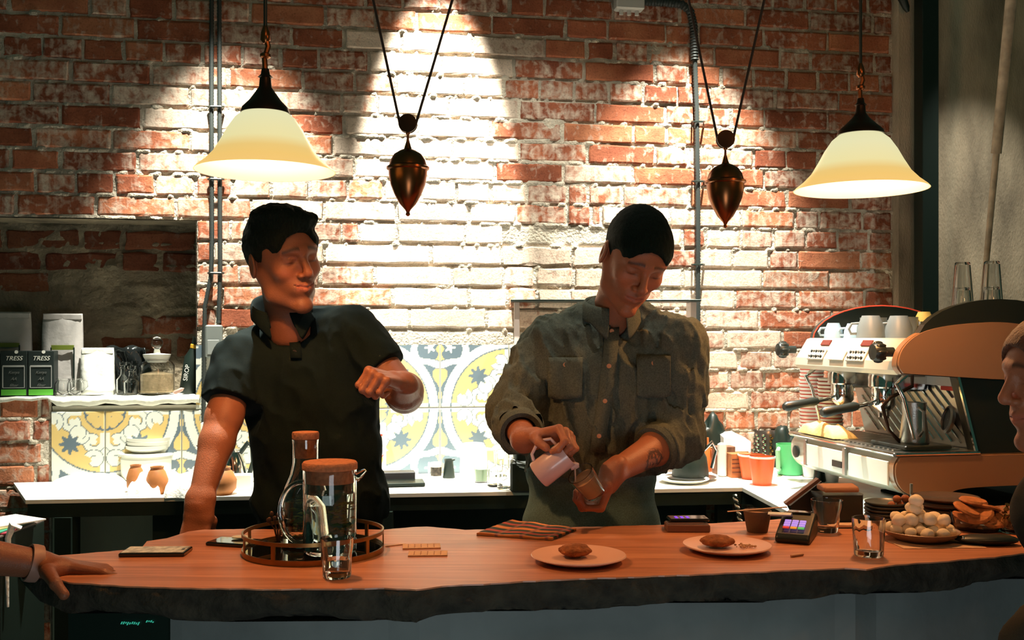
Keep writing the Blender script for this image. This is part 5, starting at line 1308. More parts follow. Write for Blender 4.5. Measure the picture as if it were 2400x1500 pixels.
# meringue bowl
p = CP(2158, 1266); t = thing('shallow_bowl', 'shallow stoneware bowl heaped with white meringues', 'bowl', p)
MB().lathe([(.001, 0), (.050, 0), (.054, .002), (.078, .014), (.0875, .024), (.0855, .025), (.075, .016), (.05, .005), (.001, .005)], 48).build('bowl', mat('bowl_tan', (.26, .15, .08), .4), t, True)
M_MER = mat('meringue', (.92, .74, .50), .8, bump=.6, bscale=50)
seen_m = {}; proto_m = None; rr = random.Random(21); pos = []
for ring_, n, z, rad in ((0, 11, .020, .066), (1, 8, .024, .042), (2, 4, .024, .018), (3, 5, .046, .034), (4, 2, .048, -.01)):
    for k in range(n): a = 2*math.pi*k/n+ring_*.4; pos.append((rad*math.cos(a)*.98, rad*math.sin(a)*.95, z+rr.uniform(-.002, .003)))
pos += [(-.016, -.008, .068), (-.020, .01, .070), (-.006, .0, .072), (-.012, -.004, .088), (.045, -.02, .044), (-.058, -.015, .044), (-.052, .012, .046)]
for i, (x, y, z) in enumerate(pos):
    where = 'at the top of the heap' if z > .06 else ('in the upper layer' if z > .035 else ('around the rim' if math.hypot(x, y) > .055 else 'in the lower middle'))
    if proto_m is None:
        t = thing('meringue', '', 'meringue', (0, 0, 0)); o = MB().ell((0, 0, 0), (.0150, .0150, .0135), 20, 12).build('meringue_piece', M_MER, t, True); rocky(o, .5, 70, 3); proto_m = t; c = t
    else: c = link_copy(proto_m)
    c.location = (p.x+x, p.y+y, p.z+z+.006); c.rotation_euler = (rr.uniform(-.5, .5), rr.uniform(-.5, .5), rr.uniform(0, 6)); c.scale = (rr.uniform(.85, 1.15),)*3
    ang = math.degrees(math.atan2(y, x)) % 360
    side = ['right', 'back right', 'back', 'back left', 'left', 'front left', 'front', 'front right'][int((ang+22.5)//45) % 8]
    key = (where, side); L_ = f'white meringue {where} of the bowl, {side} side'; c['label'] = L_; c['group'] = 'meringues in the stoneware bowl'
    if key in seen_m:
        o2, y2 = seen_m[key]; o2['label'] = L_+(', nearer one' if y2 < y else ', farther one'); c['label'] = L_+(', farther one' if y2 < y else ', nearer one')
    else: seen_m[key] = (c, y)
t = thing_c('paper_mat', 'thin paper mat under the meringue bowl', 'mat', 2195, 1277, .05); MB().box((0, 0, .0008), (.19, .085, .0016)).build('paper', M_CARD, t)
t.location.z = ZT
# glass bowl of biscuits and neighbours
p = CP(2290, 1242); t = thing('biscuit_bowl', 'glass bowl full of round brown biscuits', 'bowl', p)
MB().lathe([(.001, 0), (.045, 0), (.055, .01), (.064, .045), (.062, .045), (.052, .012), (.001, .005)], 40).build('bowl', M_GLASS, t, True)
for i, (x, y, z, rx, ry) in enumerate(((-.03, -.01, .052, .3, .35), (.0, -.012, .040, .35, -.45), (.028, .01, .052, -.2, .25), (-.02, .015, .030, .2, .2), (.012, .0, .026, .0, -.1), (.0, .02, .068, .1, .1), (.03, -.02, .030, .5, .0))):
    t = thing('biscuit', ['large biscuit arching over the left of the bowl', 'biscuit leaning to the right in front', 'biscuit at the right side of the bowl', 'biscuit at the bottom left of the bowl', 'flat biscuit at the bottom of the bowl', 'topmost biscuit behind the others', 'small biscuit at the lower right of the bowl'][i], 'biscuit', p+Vector((x, y, z)), rot=(rx, ry, 0), group='biscuits in the glass bowl')
    o = MB().lathe([(.001, -.004), (.030, -.004), (.034, 0), (.030, .005), (.001, .006)], 26).build('biscuit_disc', mat('biscuit', (.42, .15, .045), .8, var=.25, vscale=70, bump=1, bscale=90), t, True)
p = CP(2378, 1246); t = thing('sweets_jar', 'faceted glass jar with brass-coloured wrapped sweets at the right edge', 'jar', p)
MB().lathe([(.001, 0), (.040, 0), (.046, .01), (.048, .055), (.046, .055), (.043, .012), (.001, .005)], 10).build('jar_glass', M_GLASS, t)
for i in range(9):
    a = i*2.4; q = .010+.003*i; t = thing('wrapped_sweet', 'gold wrapped sweet in the faceted jar', 'sweet', p+Vector((q*math.cos(a), q*math.sin(a), .015+.006*i)), rot=(i, i*.7, i*1.3), group='gold sweets in the faceted jar')
    MB().tube([(-.014, 0, 0), (-.008, 0, 0), (0, 0, 0), (.008, 0, 0), (.014, 0, 0)], [.006, .003, .008, .003, .006], 8).build('wrapper', M_BRASS, t, True)
t = thing_c('black_purse', 'flat black leather purse with a shiny stud, right of the meringue bowl', 'purse', 2312, 1276, -.08)
o = MB().ell((0, 0, .012), (.072, .032, .012), 30, 12).build('leather', M_RUBBER, t, True); rocky(o, .25, 22, 3); MB().ell((-.056, -.012, .016), (.004, .004, .004), 8, 6).build('stud', M_CHROME, t, True)
# left low table with leaflets
p = W(-10, 1236, 2.75); t = thing('side_box', 'black box-shaped side table at the left edge, below the brick', 'side table', (p.x, p.y, 0))
MB().box((0, 0, (p.z-.004)/2), (.15, .25, p.z-.004), bev=.004).build('body', M_BLACK, t); MB().box((0, 0, p.z-.002), (.15, .25, .004)).build('top', mat('side_top', (.25, .2, .18), .6), t)
for i, (c_, L_) in enumerate((((.55, .06, .10), 'crimson leaflet at the bottom of the pile'), ((.05, .42, .26), 'teal leaflet in the leaflet pile'), ((.70, .62, .30), 'pale yellow leaflet in the leaflet pile'), ((.72, .70, .62), 'white leaflet on top of the leaflet pile'))):
    t = thing('leaflet', L_, 'leaflet', (p.x+.004*i, p.y-.02, p.z+.0045*i+.001), rz=.2-.25*i, group=None)
    MB().box((0, 0, .002), (.14, .20, .004), bev=.001).build('paper', mat('leaflet_%d' % i, c_, .7), t)
t = thing('rope', 'short white rope hanging over the corner of the side table', 'cord', (p.x+.083, p.y-.1, p.z-.06))
MB().tube([(0, 0, -.13), (-.002, 0, -.05), (.002, 0, 0), (.0, .0, .05), (.012, .0, .085), (.03, .01, .075)], [.003, .005, .006, .008, .012, .006], 8).build('strand', M_CLOTH, t, True)
t = thing('twisted_cable', 'twisted black and white cable hanging under the right end of the back counter', 'cable', W(1730, 1190, 3.1))
a = W(1722, 1160, 3.1)-Vector(t.location); b = W(1734, 1215, 3.1)-Vector(t.location); mbw = MB(); mbb = MB()
P1 = []; P2 = []
for i in range(41):
    k = i/40*1.6; q = a.lerp(b, k); s = i*.9; P1.append(q+Vector((.004*math.cos(s), .004*math.sin(s), 0))); P2.append(q-Vector((.004*math.cos(s), .004*math.sin(s), 0)))
mbw.tube(P1, .0038, 6); mbb.tube(P2, .0038, 6); mbw.build('white_strand', M_PORC, t, True); mbb.build('black_strand', M_BLACK, t, True)
# ------------------------------------------------------------------ people: signed distance fields meshed with surface nets
class SDF:
    def __init__(s, lo, hi, h):
        s.h = h; s.lo = np.array(lo, float); n = np.ceil((np.array(hi)-s.lo)/h).astype(int)+1; s.n = n
        s.F = np.full(n, .2, dtype=np.float32)
        s.ax = [(s.lo[i]+np.arange(n[i])*h).astype(np.float32) for i in range(3)]
    def blk(s, lo, hi, pad):
        sl = []
        for i in range(3):
            a = int(max(0, math.floor((lo[i]-pad-s.lo[i])/s.h))); b = int(min(s.n[i], math.ceil((hi[i]+pad-s.lo[i])/s.h)+1))
            if b <= a: return None, None
            sl.append(slice(a, b))
        X = s.ax[0][sl[0]][:, None, None]; Y = s.ax[1][sl[1]][None, :, None]; Z = s.ax[2][sl[2]][None, None, :]
        return tuple(sl), (X, Y, Z)
    def put(s, sl, d, k, op):
        A = s.F[sl]
        if op == 'u':
            if k <= 0: s.F[sl] = np.minimum(A, d); return
            hh = np.clip(.5+.5*(A-d)/k, 0, 1); s.F[sl] = A+(d-A)*hh-k*hh*(1-hh)
        else:
            d = -d
            if k <= 0: s.F[sl] = np.maximum(A, d); return
            hh = np.clip(.5-.5*(A-d)/k, 0, 1); s.F[sl] = A+(d-A)*hh+k*hh*(1-hh)
    def cone(s, a, b, ra, rb, k=.01, op='u', flat=None):
        a = np.array(a, float); b = np.array(b, float); R = max(ra, rb); pad = k+3*s.h
        sl, P = s.blk(np.minimum(a, b)-R, np.maximum(a, b)+R, pad)
        if sl is None: return s
        X, Y, Z = P; ba = b-a; L = float(ba@ba)+1e-12
        px, py, pz = X-a[0], Y-a[1], Z-a[2]
        t = np.clip((px*ba[0]+py*ba[1]+pz*ba[2])/L, 0, 1)
        qx, qy, qz = px-t*ba[0], py-t*ba[1], pz-t*ba[2]
        if flat is not None:      # squash along a direction (unit v, factor)
            v, f = flat; v = np.array(v, float); c = (qx*v[0]+qy*v[1]+qz*v[2])*(f-1); qx = qx+c*v[0]; qy = qy+c*v[1]; qz = qz+c*v[2]
        d = np.sqrt(qx*qx+qy*qy+qz*qz)-(ra+(rb-ra)*t)
        s.put(sl, d.astype(np.float32), k, op); return s
    def ell(s, c, r, k=.01, op='u', R=None):
        c = np.array(c, float); r = np.array(r, float); m = r.max() if R is not None else r; pad = k+3*s.h
        sl, P = s.blk(c-m, c+m, pad)
        if sl is None: return s
        x, y, z = P[0]-c[0], P[1]-c[1], P[2]-c[2]
        if R is not None:
            R = np.array(R)[:3, :3]; x, y, z = (R[0, 0]*x+R[1, 0]*y+R[2, 0]*z), (R[0, 1]*x+R[1, 1]*y+R[2, 1]*z), (R[0, 2]*x+R[1, 2]*y+R[2, 2]*z)
        k0 = np.sqrt((x/r[0])**2+(y/r[1])**2+(z/r[2])**2); k1 = np.sqrt((x/r[0]**2)**2+(y/r[1]**2)**2+(z/r[2]**2)**2)+1e-9
        s.put(sl, (k0*(k0-1)/k1).astype(np.float32), k, op); return s
    def halfspace(s, p, n, k=0.0):      # remove everything on the +n side
        X, Y, Z = s.ax[0][:, None, None], s.ax[1][None, :, None], s.ax[2][None, None, :]
        d = (X-p[0])*n[0]+(Y-p[1])*n[1]+(Z-p[2])*n[2]
        s.F = np.maximum(s.F, d.astype(np.float32)) if k <= 0 else s.F; return s
    def disp(s, fn, band=.02):
        m = np.abs(s.F) < band; i = np.argwhere(m); P = s.lo+i*s.h; s.F[m] += fn(P).astype(np.float32); return s
    def mesh(s):
        F = s.F; S = F < 0; h = s.h
        c = np.zeros(np.array(F.shape)-1, dtype=np.int8)
        for i in (0, 1):
            for j in (0, 1):
                for k in (0, 1): c += S[i:F.shape[0]-1+i, j:F.shape[1]-1+j, k:F.shape[2]-1+k]
        act = (c > 0) & (c < 8); idx = np.argwhere(act); N = len(idx)
        num = -np.ones(c.shape, dtype=np.int32); num[act] = np.arange(N)
        acc = np.zeros((N, 3)); cnt = np.zeros(N)
        cor = [(0, 0, 0), (1, 0, 0), (0, 1, 0), (1, 1, 0), (0, 0, 1), (1, 0, 1), (0, 1, 1), (1, 1, 1)]
        val = [F[idx[:, 0]+a, idx[:, 1]+b, idx[:, 2]+d] for a, b, d in cor]
        for e in [(0, 1), (2, 3), (4, 5), (6, 7), (0, 2), (1, 3), (4, 6), (5, 7), (0, 4), (1, 5), (2, 6), (3, 7)]:
            a, b = val[e[0]], val[e[1]]; m = (a < 0) != (b < 0); t = np.where(m, a/np.where(m, a-b, 1), 0)
            pa, pb = np.array(cor[e[0]]), np.array(cor[e[1]])
            acc += m[:, None]*(pa+(pb-pa)*t[:, None]); cnt += m
        V = s.lo+(idx+acc/cnt[:, None])*h
        Q = []
        for ax in range(3):
            sl0 = [slice(None)]*3; sl1 = [slice(None)]*3; sl0[ax] = slice(0, -1); sl1[ax] = slice(1, None)
            A, B = S[tuple(sl0)], S[tuple(sl1)]; ch = np.argwhere(A != B); o1, o2 = [(1, 2), (2, 0), (0, 1)][ax]
            ok = (ch[:, o1] > 0) & (ch[:, o2] > 0) & (ch[:, o1] < F.shape[o1]-1) & (ch[:, o2] < F.shape[o2]-1); ch = ch[ok]
            def cell(d1, d2):
                q = ch.copy(); q[:, o1] -= d1; q[:, o2] -= d2; return num[q[:, 0], q[:, 1], q[:, 2]]
            q = np.stack([cell(0, 0), cell(1, 0), cell(1, 1), cell(0, 1)], 1)
            ins = S[ch[:, 0], ch[:, 1], ch[:, 2]]; q = np.where(ins[:, None], q, q[:, ::-1]); Q.append(q)
        return V, np.vstack(Q)
def join(parts):
    V = []; Q = []; C = []; b = 0
    for v, q, c in parts: V.append(v); Q.append(q+b); C.append(c); b += len(v)
    return np.vstack(V), np.vstack(Q), np.vstack(C)
def npM(M): return np.array(M)[:3, :3], np.array(M)[:3, 3]

SKIN = np.array((.36, .125, .060)); LIP = np.array((.42, .11, .07))
def head_mesh(neck_vec, skin=SKIN, brow=(.035, .018, .012), stubble=0.0, smile=0.0, h=.0026, jawk=1.0):
    """head space: x to the head's left as seen from the front (image right), -y forward, z up, origin between the ears at eye height"""
    f = SDF((-.105, -.145, -.26), (.105, .13, .145), h)
    f.ell((0, .018, .040), (.074, .094, .086), .02)
    f.ell((0, -.030, .020), (.066, .062, .070), .03)
    f.ell((0, -.038, -.045), (.052*jawk, .050, .062), .03)
    for s in (-1, 1):
        f.cone((s*.058, .004, -.030), (s*.046*jawk, -.020, -.078), .016, .016, .025); f.cone((s*.046*jawk, -.020, -.078), (s*.010, -.074, -.108), .016, .014, .022)
        f.ell((s*.040, -.064, -.018), (.020, .018, .018), .022)      # cheek bone
        f.cone((s*.010, -.090, .030), (s*.044, -.072, .030), .0085, .008, .016)      # brow ridge
    f.ell((0, -.082, -.104), (.017, .013, .013), .016)
    for s in (-1, 1): f.ell((s*.032, -.096, .008), (.017, .014, .011), .012, 'x')
    for s in (-1, 1):
        f.ell((s*.0315, -.0745, .007), (.0135, .0125, .0115), .004)
        f.cone((s*.020, -.084, .012), (s*.044, -.076, .013), .0036, .0032, .005)       # upper lid fold
    f.cone((0, -.088, .022), (0, -.112, -.020), .0072, .0098, .012); f.ell((0, -.110, -.026), (.0105, .011, .009), .008)
    for s in (-1, 1): f.ell((s*.0135, -.098, -.030), (.0075, .010, .0065), .006); f.ell((s*.007, -.106, -.037), (.0035, .004, .003), .003, 'x')
    up = smile*.007
    f.ell((0, -.078, -.060), (.030, .018, .020), .02)
    f.cone((-.023, -.083, -.056+up), (0, -.0955, -.0545), .0036, .0052, .005); f.cone((.023, -.083, -.056+up), (0, -.0955, -.0545), .0036, .0052, .005)
    f.cone((-.020, -.083, -.064+up), (0, -.0945, -.0655), .0040, .0060, .005); f.cone((.020, -.083, -.064+up), (0, -.0945, -.0655), .0040, .0060, .005)
    f.cone((-.026, -.086, -.0595+up*1.3), (0, -.102, -.0600), .0016, .0020, .003, 'x'); f.cone((.026, -.086, -.0595+up*1.3), (0, -.102, -.0600), .0016, .0020, .003, 'x')
    for s in (-1, 1):      # ears
        Re = Matrix.Rotation(s*.30, 3, 'Z') @ Matrix.Rotation(-.18, 3, 'X')
        f.ell((s*.079, .012, -.004), (.0075, .019, .032), .006, R=Re); f.ell((s*.0875, .006, -.002), (.005, .010, .018), .005, 'x', R=Re)
    nb = np.array(neck_vec, float)
    f.cone((0, .020, -.050), nb, .050, .056, .03)
    V, Q = f.mesh(); C = np.tile(skin, (len(V), 1)).astype(float)
    x, y, z = V.T; ax_ = np.abs(x)
    def blend(w, col): C[:] = C*(1-w[:, None])+np.array(col)*w[:, None]
    g = lambda a, b, s_: np.exp(-((a-b)/s_)**2)
    front = 1/(1+np.exp((y+.045)*120))
    blend(np.clip(g(z, -.060+up*np.clip(ax_/.02, 0, 1), .0085)*(ax_ < .024)*(y < -.080), 0, 1)*.75, LIP)
    blend(np.clip(g(z, .032+.004*np.sin(ax_*90), .0050)*(ax_ > .012)*(ax_ < .050)*(y < -.055), 0, 1)*.85, brow)
    blend(np.clip(g(z, .0015-.02*(ax_-.03)**2*30, .0024)*g(ax_, .032, .013)*(y < -.06), 0, 1)*.9, brow)
    blend(np.clip(g(z, .006, .012)*g(ax_, .030, .018)*(y < -.06), 0, 1)*.25, skin*.6)
    blend(np.clip((g(ax_, .042, .02)*g(z, -.022, .018)+g(ax_, 0, .013)*g(z, -.024, .014))*front, 0, 1)*.35, (.60, .17, .08))
    if stubble:
        wst = np.clip(1/(1+np.exp((z+.040-.30*np.clip(y+.07, 0, 1))*110)), 0, 1)*(z > -.14)*(1-np.clip(g(z, -.060, .011)*(ax_ < .024), 0, 1))
        blend(wst*stubble, (.13, .06, .035))
    return V, Q, C
def hair_mesh(style, h=.0028, col=None):
    f = SDF((-.115, -.145, -.12), (.115, .15, .18), h)
    t = .006 if style == 'crop' else .009
    f.ell((0, .018, .040), (.074+t*.75, .094+t, .086+t), .02); f.ell((0, -.026, .045), (.067+t*.5, .066+t*.6, .052+t*.9), .03)
    if style == 'quiff':
        f.ell((.010, -.060, .104), (.048, .030, .018), .03); f.ell((-.02, -.01, .118), (.050, .06, .020), .03)
        f.ell((.035, -.078, .102), (.020, .014, .010), .02)
    # cut away face, ears and nape
    hl = .076 if style == 'crop' else .086
    f.ell((0, -.118, hl-.085), (.066, .082, .083), .006, 'x')
    for s in (-1, 1): f.ell((s*.092, .006, -.022), (.030, .030, .040), .008, 'x'); f.ell((s*.085, -.060, -.010), (.030, .046, .060), .008, 'x')
    f.cone((0, -.10, -.09), (0, .02, -.10), .11, .085, .006, 'x'); f.cone((0, .04, -.13), (0, .14, -.13), .075, .075, .01, 'x')
    amp = .0035 if style == 'crop' else .009
    f.disp(lambda P: (fbm(P*np.array([230., 110., 110.])*(.5 if style != 'crop' else .8), 5, 3)-.5)*amp, .012)
    V, Q = f.mesh(); return V, Q
M_SKIN = mat_attr('skin', .48, .25, 350, sheen=.0, spec=.4)
M_HAIR = mat('dark_hair', (.003, .010, .007), .8, spec=.15, var=.3, vscale=200, bump=1.0, bscale=400, stretch=(1, 1, .25))
M_HAIRB = mat('brown_hair', (.007, .011, .007), .8, spec=.15, var=.3, vscale=200, bump=1.0, bscale=400, stretch=(1, 1, .25))
def headM(origin, yaw, pitch, roll, scale):
    return Matrix.Translation(origin) @ Matrix.Rotation(roll, 4, 'Y') @ Matrix.Rotation(yaw, 4, 'Z') @ Matrix.Rotation(pitch, 4, 'X') @ Matrix.Diagonal((scale, scale, scale, 1))
def xf(M, V): R, t = npM(M); return V @ R.T + t

def hand(f, M, curls, thumb, side=1, spread=.10, sc=1.0, k=.004):
    """M: hand frame; +y towards fingertips, +x towards the thumb side (times side), +z back of the hand; curls in radians per finger (index..little) as (mcp,pip,dip)"""
    def T(p): q = M @ Vector((p[0]*sc*side, p[1]*sc, p[2]*sc)); return np.array(q)
    xs = (.031, .010, -.011, -.030); ln = (.086, .090, .086, .078)
    zdir = np.array((M.to_3x3() @ Vector((0, 0, 1))).normalized())
    f.cone(T((.012, -.045, 0)), T((.012, -.005, 0)), .027*sc, .026*sc, .015, flat=(zdir, 1.25)); f.cone(T((-.010, -.045, 0)), T((-.010, -.005, 0)), .025*sc, .023*sc, .015, flat=(zdir, 1.25))
    for i in range(4):
        f.cone(T((xs[i]*.55, .0, 0)), T((xs[i], ln[i], .001)), .015*sc, .0112*sc, .008)
    seg = ((.044, .027, .021), (.049, .031, .022), (.045, .029, .021), (.035, .022, .019)); rad = ((.0098, .0090, .0080, .0068), (.0100, .0092, .0082, .0070), (.0096, .0087, .0078, .0066), (.0085, .0077, .0070, .0060))
    for i in range(4):
        p = Vector((xs[i], ln[i], 0)); a = 0; sp = (1.5-i)*spread*.5
        for j in range(3):
            a += curls[i][j]; d = Vector((math.sin(sp)*math.cos(a), math.cos(sp)*math.cos(a), -math.sin(a))); q = p+d*seg[i][j]
            f.cone(T(p), T(q), rad[i][j]*sc, rad[i][j+1]*sc, k if j else .007); f.ell(T(p), (rad[i][j]*1.06*sc,)*3, .003); p = q
    pts = [Vector(v) for v in thumb]; rr_ = (.0165, .0120, .0108, .0085)
    f.cone(T((.016, .0, -.006)), T(pts[0]), .018*sc, .0150*sc, .015)
    for j in range(len(pts)-1): f.cone(T(pts[j]), T(pts[j+1]), rr_[j]*sc*.9, rr_[j+1]*sc*.95, .006)
RELAX = [(.35, .5, .3), (.45, .6, .35), (.5, .65, .35), (.55, .6, .3)]
FIST = [(1.2, 1.6, .9), (1.25, 1.6, .9), (1.3, 1.6, .9), (1.35, 1.6, .9)]
def handframe(wrist, ydir, zdir):
    y = Vector(ydir).normalized(); z = Vector(zdir); z = (z-y*z.dot(y)).normalized(); x = y.cross(z)
    M = Matrix((x, y, z)).transposed().to_4x4(); M.translation = wrist; return M
def arm_mesh(parts, lo, hi, h=.0026, skin=SKIN, tattoo=None):
    f = SDF(lo, hi, h)
    for p in parts: p(f)
    V, Q = f.mesh(); C = np.tile(skin, (len(V), 1)).astype(float)
    n = fbm(V*45+3, 9, 2); C *= (.92+.16*n)[:, None]
    if tattoo:
        c, r = tattoo; d = np.linalg.norm((V-np.array(c)), axis=1); m = fbm(V*170, 3, 2)
        w = np.clip((r-d)/r*5, 0, 1)*(((m > .47) | (np.abs(d-r*.72) < .0035)))*.8; C = C*(1-w[:, None])+np.array((.04, .03, .03))*w[:, None]
    return V, Q, C
def bbox(pts, pad): P = np.array([list(p) for p in pts]); return P.min(0)-pad, P.max(0)+pad

# fabrics
def fabric_mat(name, col, weave=.25, var=.12, spec=.25, sheen=.0):
    return mat(name, col, .9, var=var, vscale=300, bump=weave, bscale=700, spec=spec, sheen=sheen)
M_POLO = fabric_mat('black_pique', (.006, .012, .012), spec=.12)
M_SHIRT = fabric_mat('grey_green_chambray', (.088, .100, .078), .35, .30)
M_JEANS = fabric_mat('slate_denim', (.13, .21, .20), .4, .25); M_TROUS = fabric_mat('black_trousers', (.006, .011, .010))
M_OLIVEC = fabric_mat('dark_coat', (.018, .018, .012))

def folds(scale, amp, seed, shear=0.0):
    def fn(P):
        A = np.array(P, dtype=float).copy(); A[:, 0] += shear*A[:, 2]
        n = fbm(A*np.array(scale), seed, 3); r = 1-np.abs(2*n-1); return (r**2*-amp+amp*.4)
    return fn

def collar(name, parent, C, rx, ry, h_, drop, gap, m, tiltf=.35, flare=.018, rot=0.0, lean=(0, 0)):
    """stand plus fold-over leaf round the neck; gap = half opening angle at the front"""
    n = 44; vs = []; fs = []; rows = 5
    for i in range(n+1):
        t = i/n; a = -math.pi/2+gap+(2*math.pi-2*gap)*t; fr = (1-math.sin(a))/2        # fr=1 at the front
        ca, sa = math.cos(a+rot), math.sin(a+rot); end = min(t, 1-t)
        zt = h_*(1-.55*fr); dz = drop*(1+.9*max(0, 1-end*9))
        for k, (o, z) in enumerate(((.004, -.012), (.002, zt*.5), (.0, zt), (.007, zt-.003), (flare, zt-dz))):
            vs.append((C[0]+ca*(rx+o)+lean[0]*z, C[1]+sa*(ry+o)+lean[1]*z, C[2]+z-tiltf*fr*.06))
    for i in range(n):
        for k in range(rows-1): q = i*rows+k; fs.append((q, q+1, q+rows+1, q+rows))
    o = mk(name, vs, fs, m, parent, True, True); md = o.modifiers.new('s', 'SOLIDIFY'); md.thickness = .0035; md.offset = 0
    md = o.modifiers.new('u', 'SUBSURF'); md.levels = 1; md.render_levels = 1; return o

# ================================================================== the man in the grey-green shirt
YR = 2.74
R_neck = W(1436, 722, 2.77); R_hip = W(1385, 1215, 2.78)
R_sl, R_sr = W(1277, 815, 2.78), W(1588, 808, 2.74)
R_el, R_er = W(1208, 985, 2.70), W(1590, 1020, 2.73)
R_wl, R_wr = W(1228, 1030, 2.535), W(1436, 1108, 2.50)
rman = thing('person', 'man in a grey-green button-down shirt pouring milk into a glass', 'person', (R_hip.x, R_hip.y, 0))
hM = headM(W(1487, 606, 2.655), math.radians(17), math.radians(33), math.radians(10), 1.05)
nv = hM.inverted() @ (R_neck+Vector((0, .01, -.02)))
V, Q, C = head_mesh(nv, smile=.1); parts = [(xf(hM, V), Q, C)]
# right hand (left in the picture) round the jug handle
jb, jt = W(1262, 1114, 2.44), W(1330, 1062, 2.43)
wl = R_wl; hl = handframe(wl+Vector((.005, -.01, 0)), (.75, -.62, .18), (.25, .35, .9))
def a1(f):
    f.cone(R_el, wl, .044, .030, .02); f.cone(wl, np.array(hl @ Vector((0, .02, 0))), .029, .025, .02)
    f.cone(R_sl, R_el, .05, .044, .02)
def a2(f):
    hand(f, TM_(hl, (0, .045, 0)), [(.95, 1.35, .7), (1.05, 1.45, .8), (1.1, 1.45, .8), (1.0, 1.4, .7)], [(.036, .018, -.016), (.046, .040, -.036), (.040, .060, -.050)], side=1, sc=.96)
def TM_(M, o): return M @ Matrix.Translation(o)
lo, hi = bbox([R_el, wl, hl @ Vector((0, .16, -.07)), hl @ Vector((.06, .1, .03))], .07)
parts.append(arm_mesh([lambda f: (f.cone(R_el, wl, .044, .031, .02), f.cone(wl, np.array(hl @ Vector((0, .03, 0))), .030, .027, .02)), a2], lo, hi))
# left hand cupped under the glass
hr = handframe(R_wr, (-.42, -.08, -.90), (.78, .10, -.50))
lo, hi = bbox([R_er, R_wr, hr @ Vector((0, .19, 0)), hr @ Vector((-.06, .12, -.09))], .06)
tat = W(1535, 1082, 2.60)
CUPH = [(1.15, .95, .6), (1.15, .95, .6), (1.15, .95, .6), (1.10, .95, .5)]
parts.append(arm_mesh([lambda f: (f.cone(R_er, R_er.lerp(R_wr, .35), .046, .044, .02), f.cone(R_er.lerp(R_wr, .35), R_wr, .044, .028, .02), f.cone(R_wr, np.array(hr @ Vector((0, .03, 0))), .028, .027, .02)),
    lambda f: hand(f, TM_(hr, (0, .016, .002)), CUPH, [(.034, .020, -.014), (.040, .046, -.026), (.030, .070, -.034)], side=1, sc=.86)], lo, hi, tattoo=((tat.x, tat.y-.03, tat.z), .042)))
# hidden torso and legs of the body itself
def torso_core(neck, hip, sl, sr, el, er, r=1.0, knee=None):
    lo, hi = bbox([neck, hip, sl, sr, el, er], .2); lo[2] = -.01; f = SDF(lo, hi, .014); mid = neck.lerp(hip, .35)
    bk = Vector((0, .03, 0)); f.cone(neck.lerp(hip, .12)+bk, mid+bk, .05, .07, .03); f.cone(mid+bk, hip+bk, .07, .07, .03)
    for s_, e_ in ((sl, el), (sr, er)): f.cone(neck.lerp(hip, .12)+bk, s_, .045, .040, .02); f.cone(s_, e_, .040, .032, .02)
    for s in (-1, 1): f.cone(hip+Vector((s*.08, 0, -.02)), (hip.x+s*.10, hip.y+.01, .07), .075, .045, .03); f.cone((hip.x+s*.10, hip.y+.02, .04), (hip.x+s*.11, hip.y-.12, .035), .04, .035, .02)
    V, Q = f.mesh(); return V, Q, np.tile(SKIN, (len(V), 1)).astype(float)
parts.append(torso_core(R_neck, R_hip, R_sl, R_sr, R_el, R_er))
V, Q, C = join(parts); mk('body', V, Q, M_SKIN, rman, True, True, cols=C)
V, Q = hair_mesh('crop'); mk('hair', xf(hM, V), Q, M_HAIR, rman, True, True)
# shirt
lo, hi = bbox([R_neck, R_hip, R_el, R_er, R_sl, R_sr], .10); lo[2] = W(0, 1108, 2.78).z; f = SDF(lo, hi, .0048)
def P_(x, y, Y): return W(x, y, Y)
fl = ((0, 1, 0), 1.06)
f.cone(P_(1357, 868, 2.80), P_(1500, 868, 2.79), .115, .112, .05, flat=fl); f.cone(P_(1345, 950, 2.79), P_(1478, 950, 2.78), .115, .115, .06, flat=fl)
f.cone(P_(1340, 1050, 2.78), P_(1458, 1055, 2.78), .112, .112, .06, flat=fl); f.cone(P_(1345, 1150, 2.79), P_(1440, 1160, 2.79), .125, .125, .05, flat=fl)
f.cone(P_(1395, 752, 2.80), P_(1300, 812, 2.79), .052, .060, .04); f.cone(P_(1475, 750, 2.79), P_(1566, 806, 2.76), .052, .060, .04)
f.cone(R_sl, R_el+Vector((.0, 0, .02)), .068, .058, .035); f.cone(R_el+Vector((.0, 0, .02)), R_el.lerp(R_wl, .50), .061, .052, .02)
f.cone(R_sr, R_er, .070, .064, .035); f.cone(R_er, R_er.lerp(R_wr, .30), .066, .056, .02)
# cuffs: rolled rings
for e_, w_, t_, rr_ in ((R_el, R_wl, .60, .052), (R_er, R_wr, .33, .057)): 
    c_ = e_.lerp(w_, t_); f.cone(e_.lerp(w_, t_-.14), c_, rr_+.002, rr_, .004)
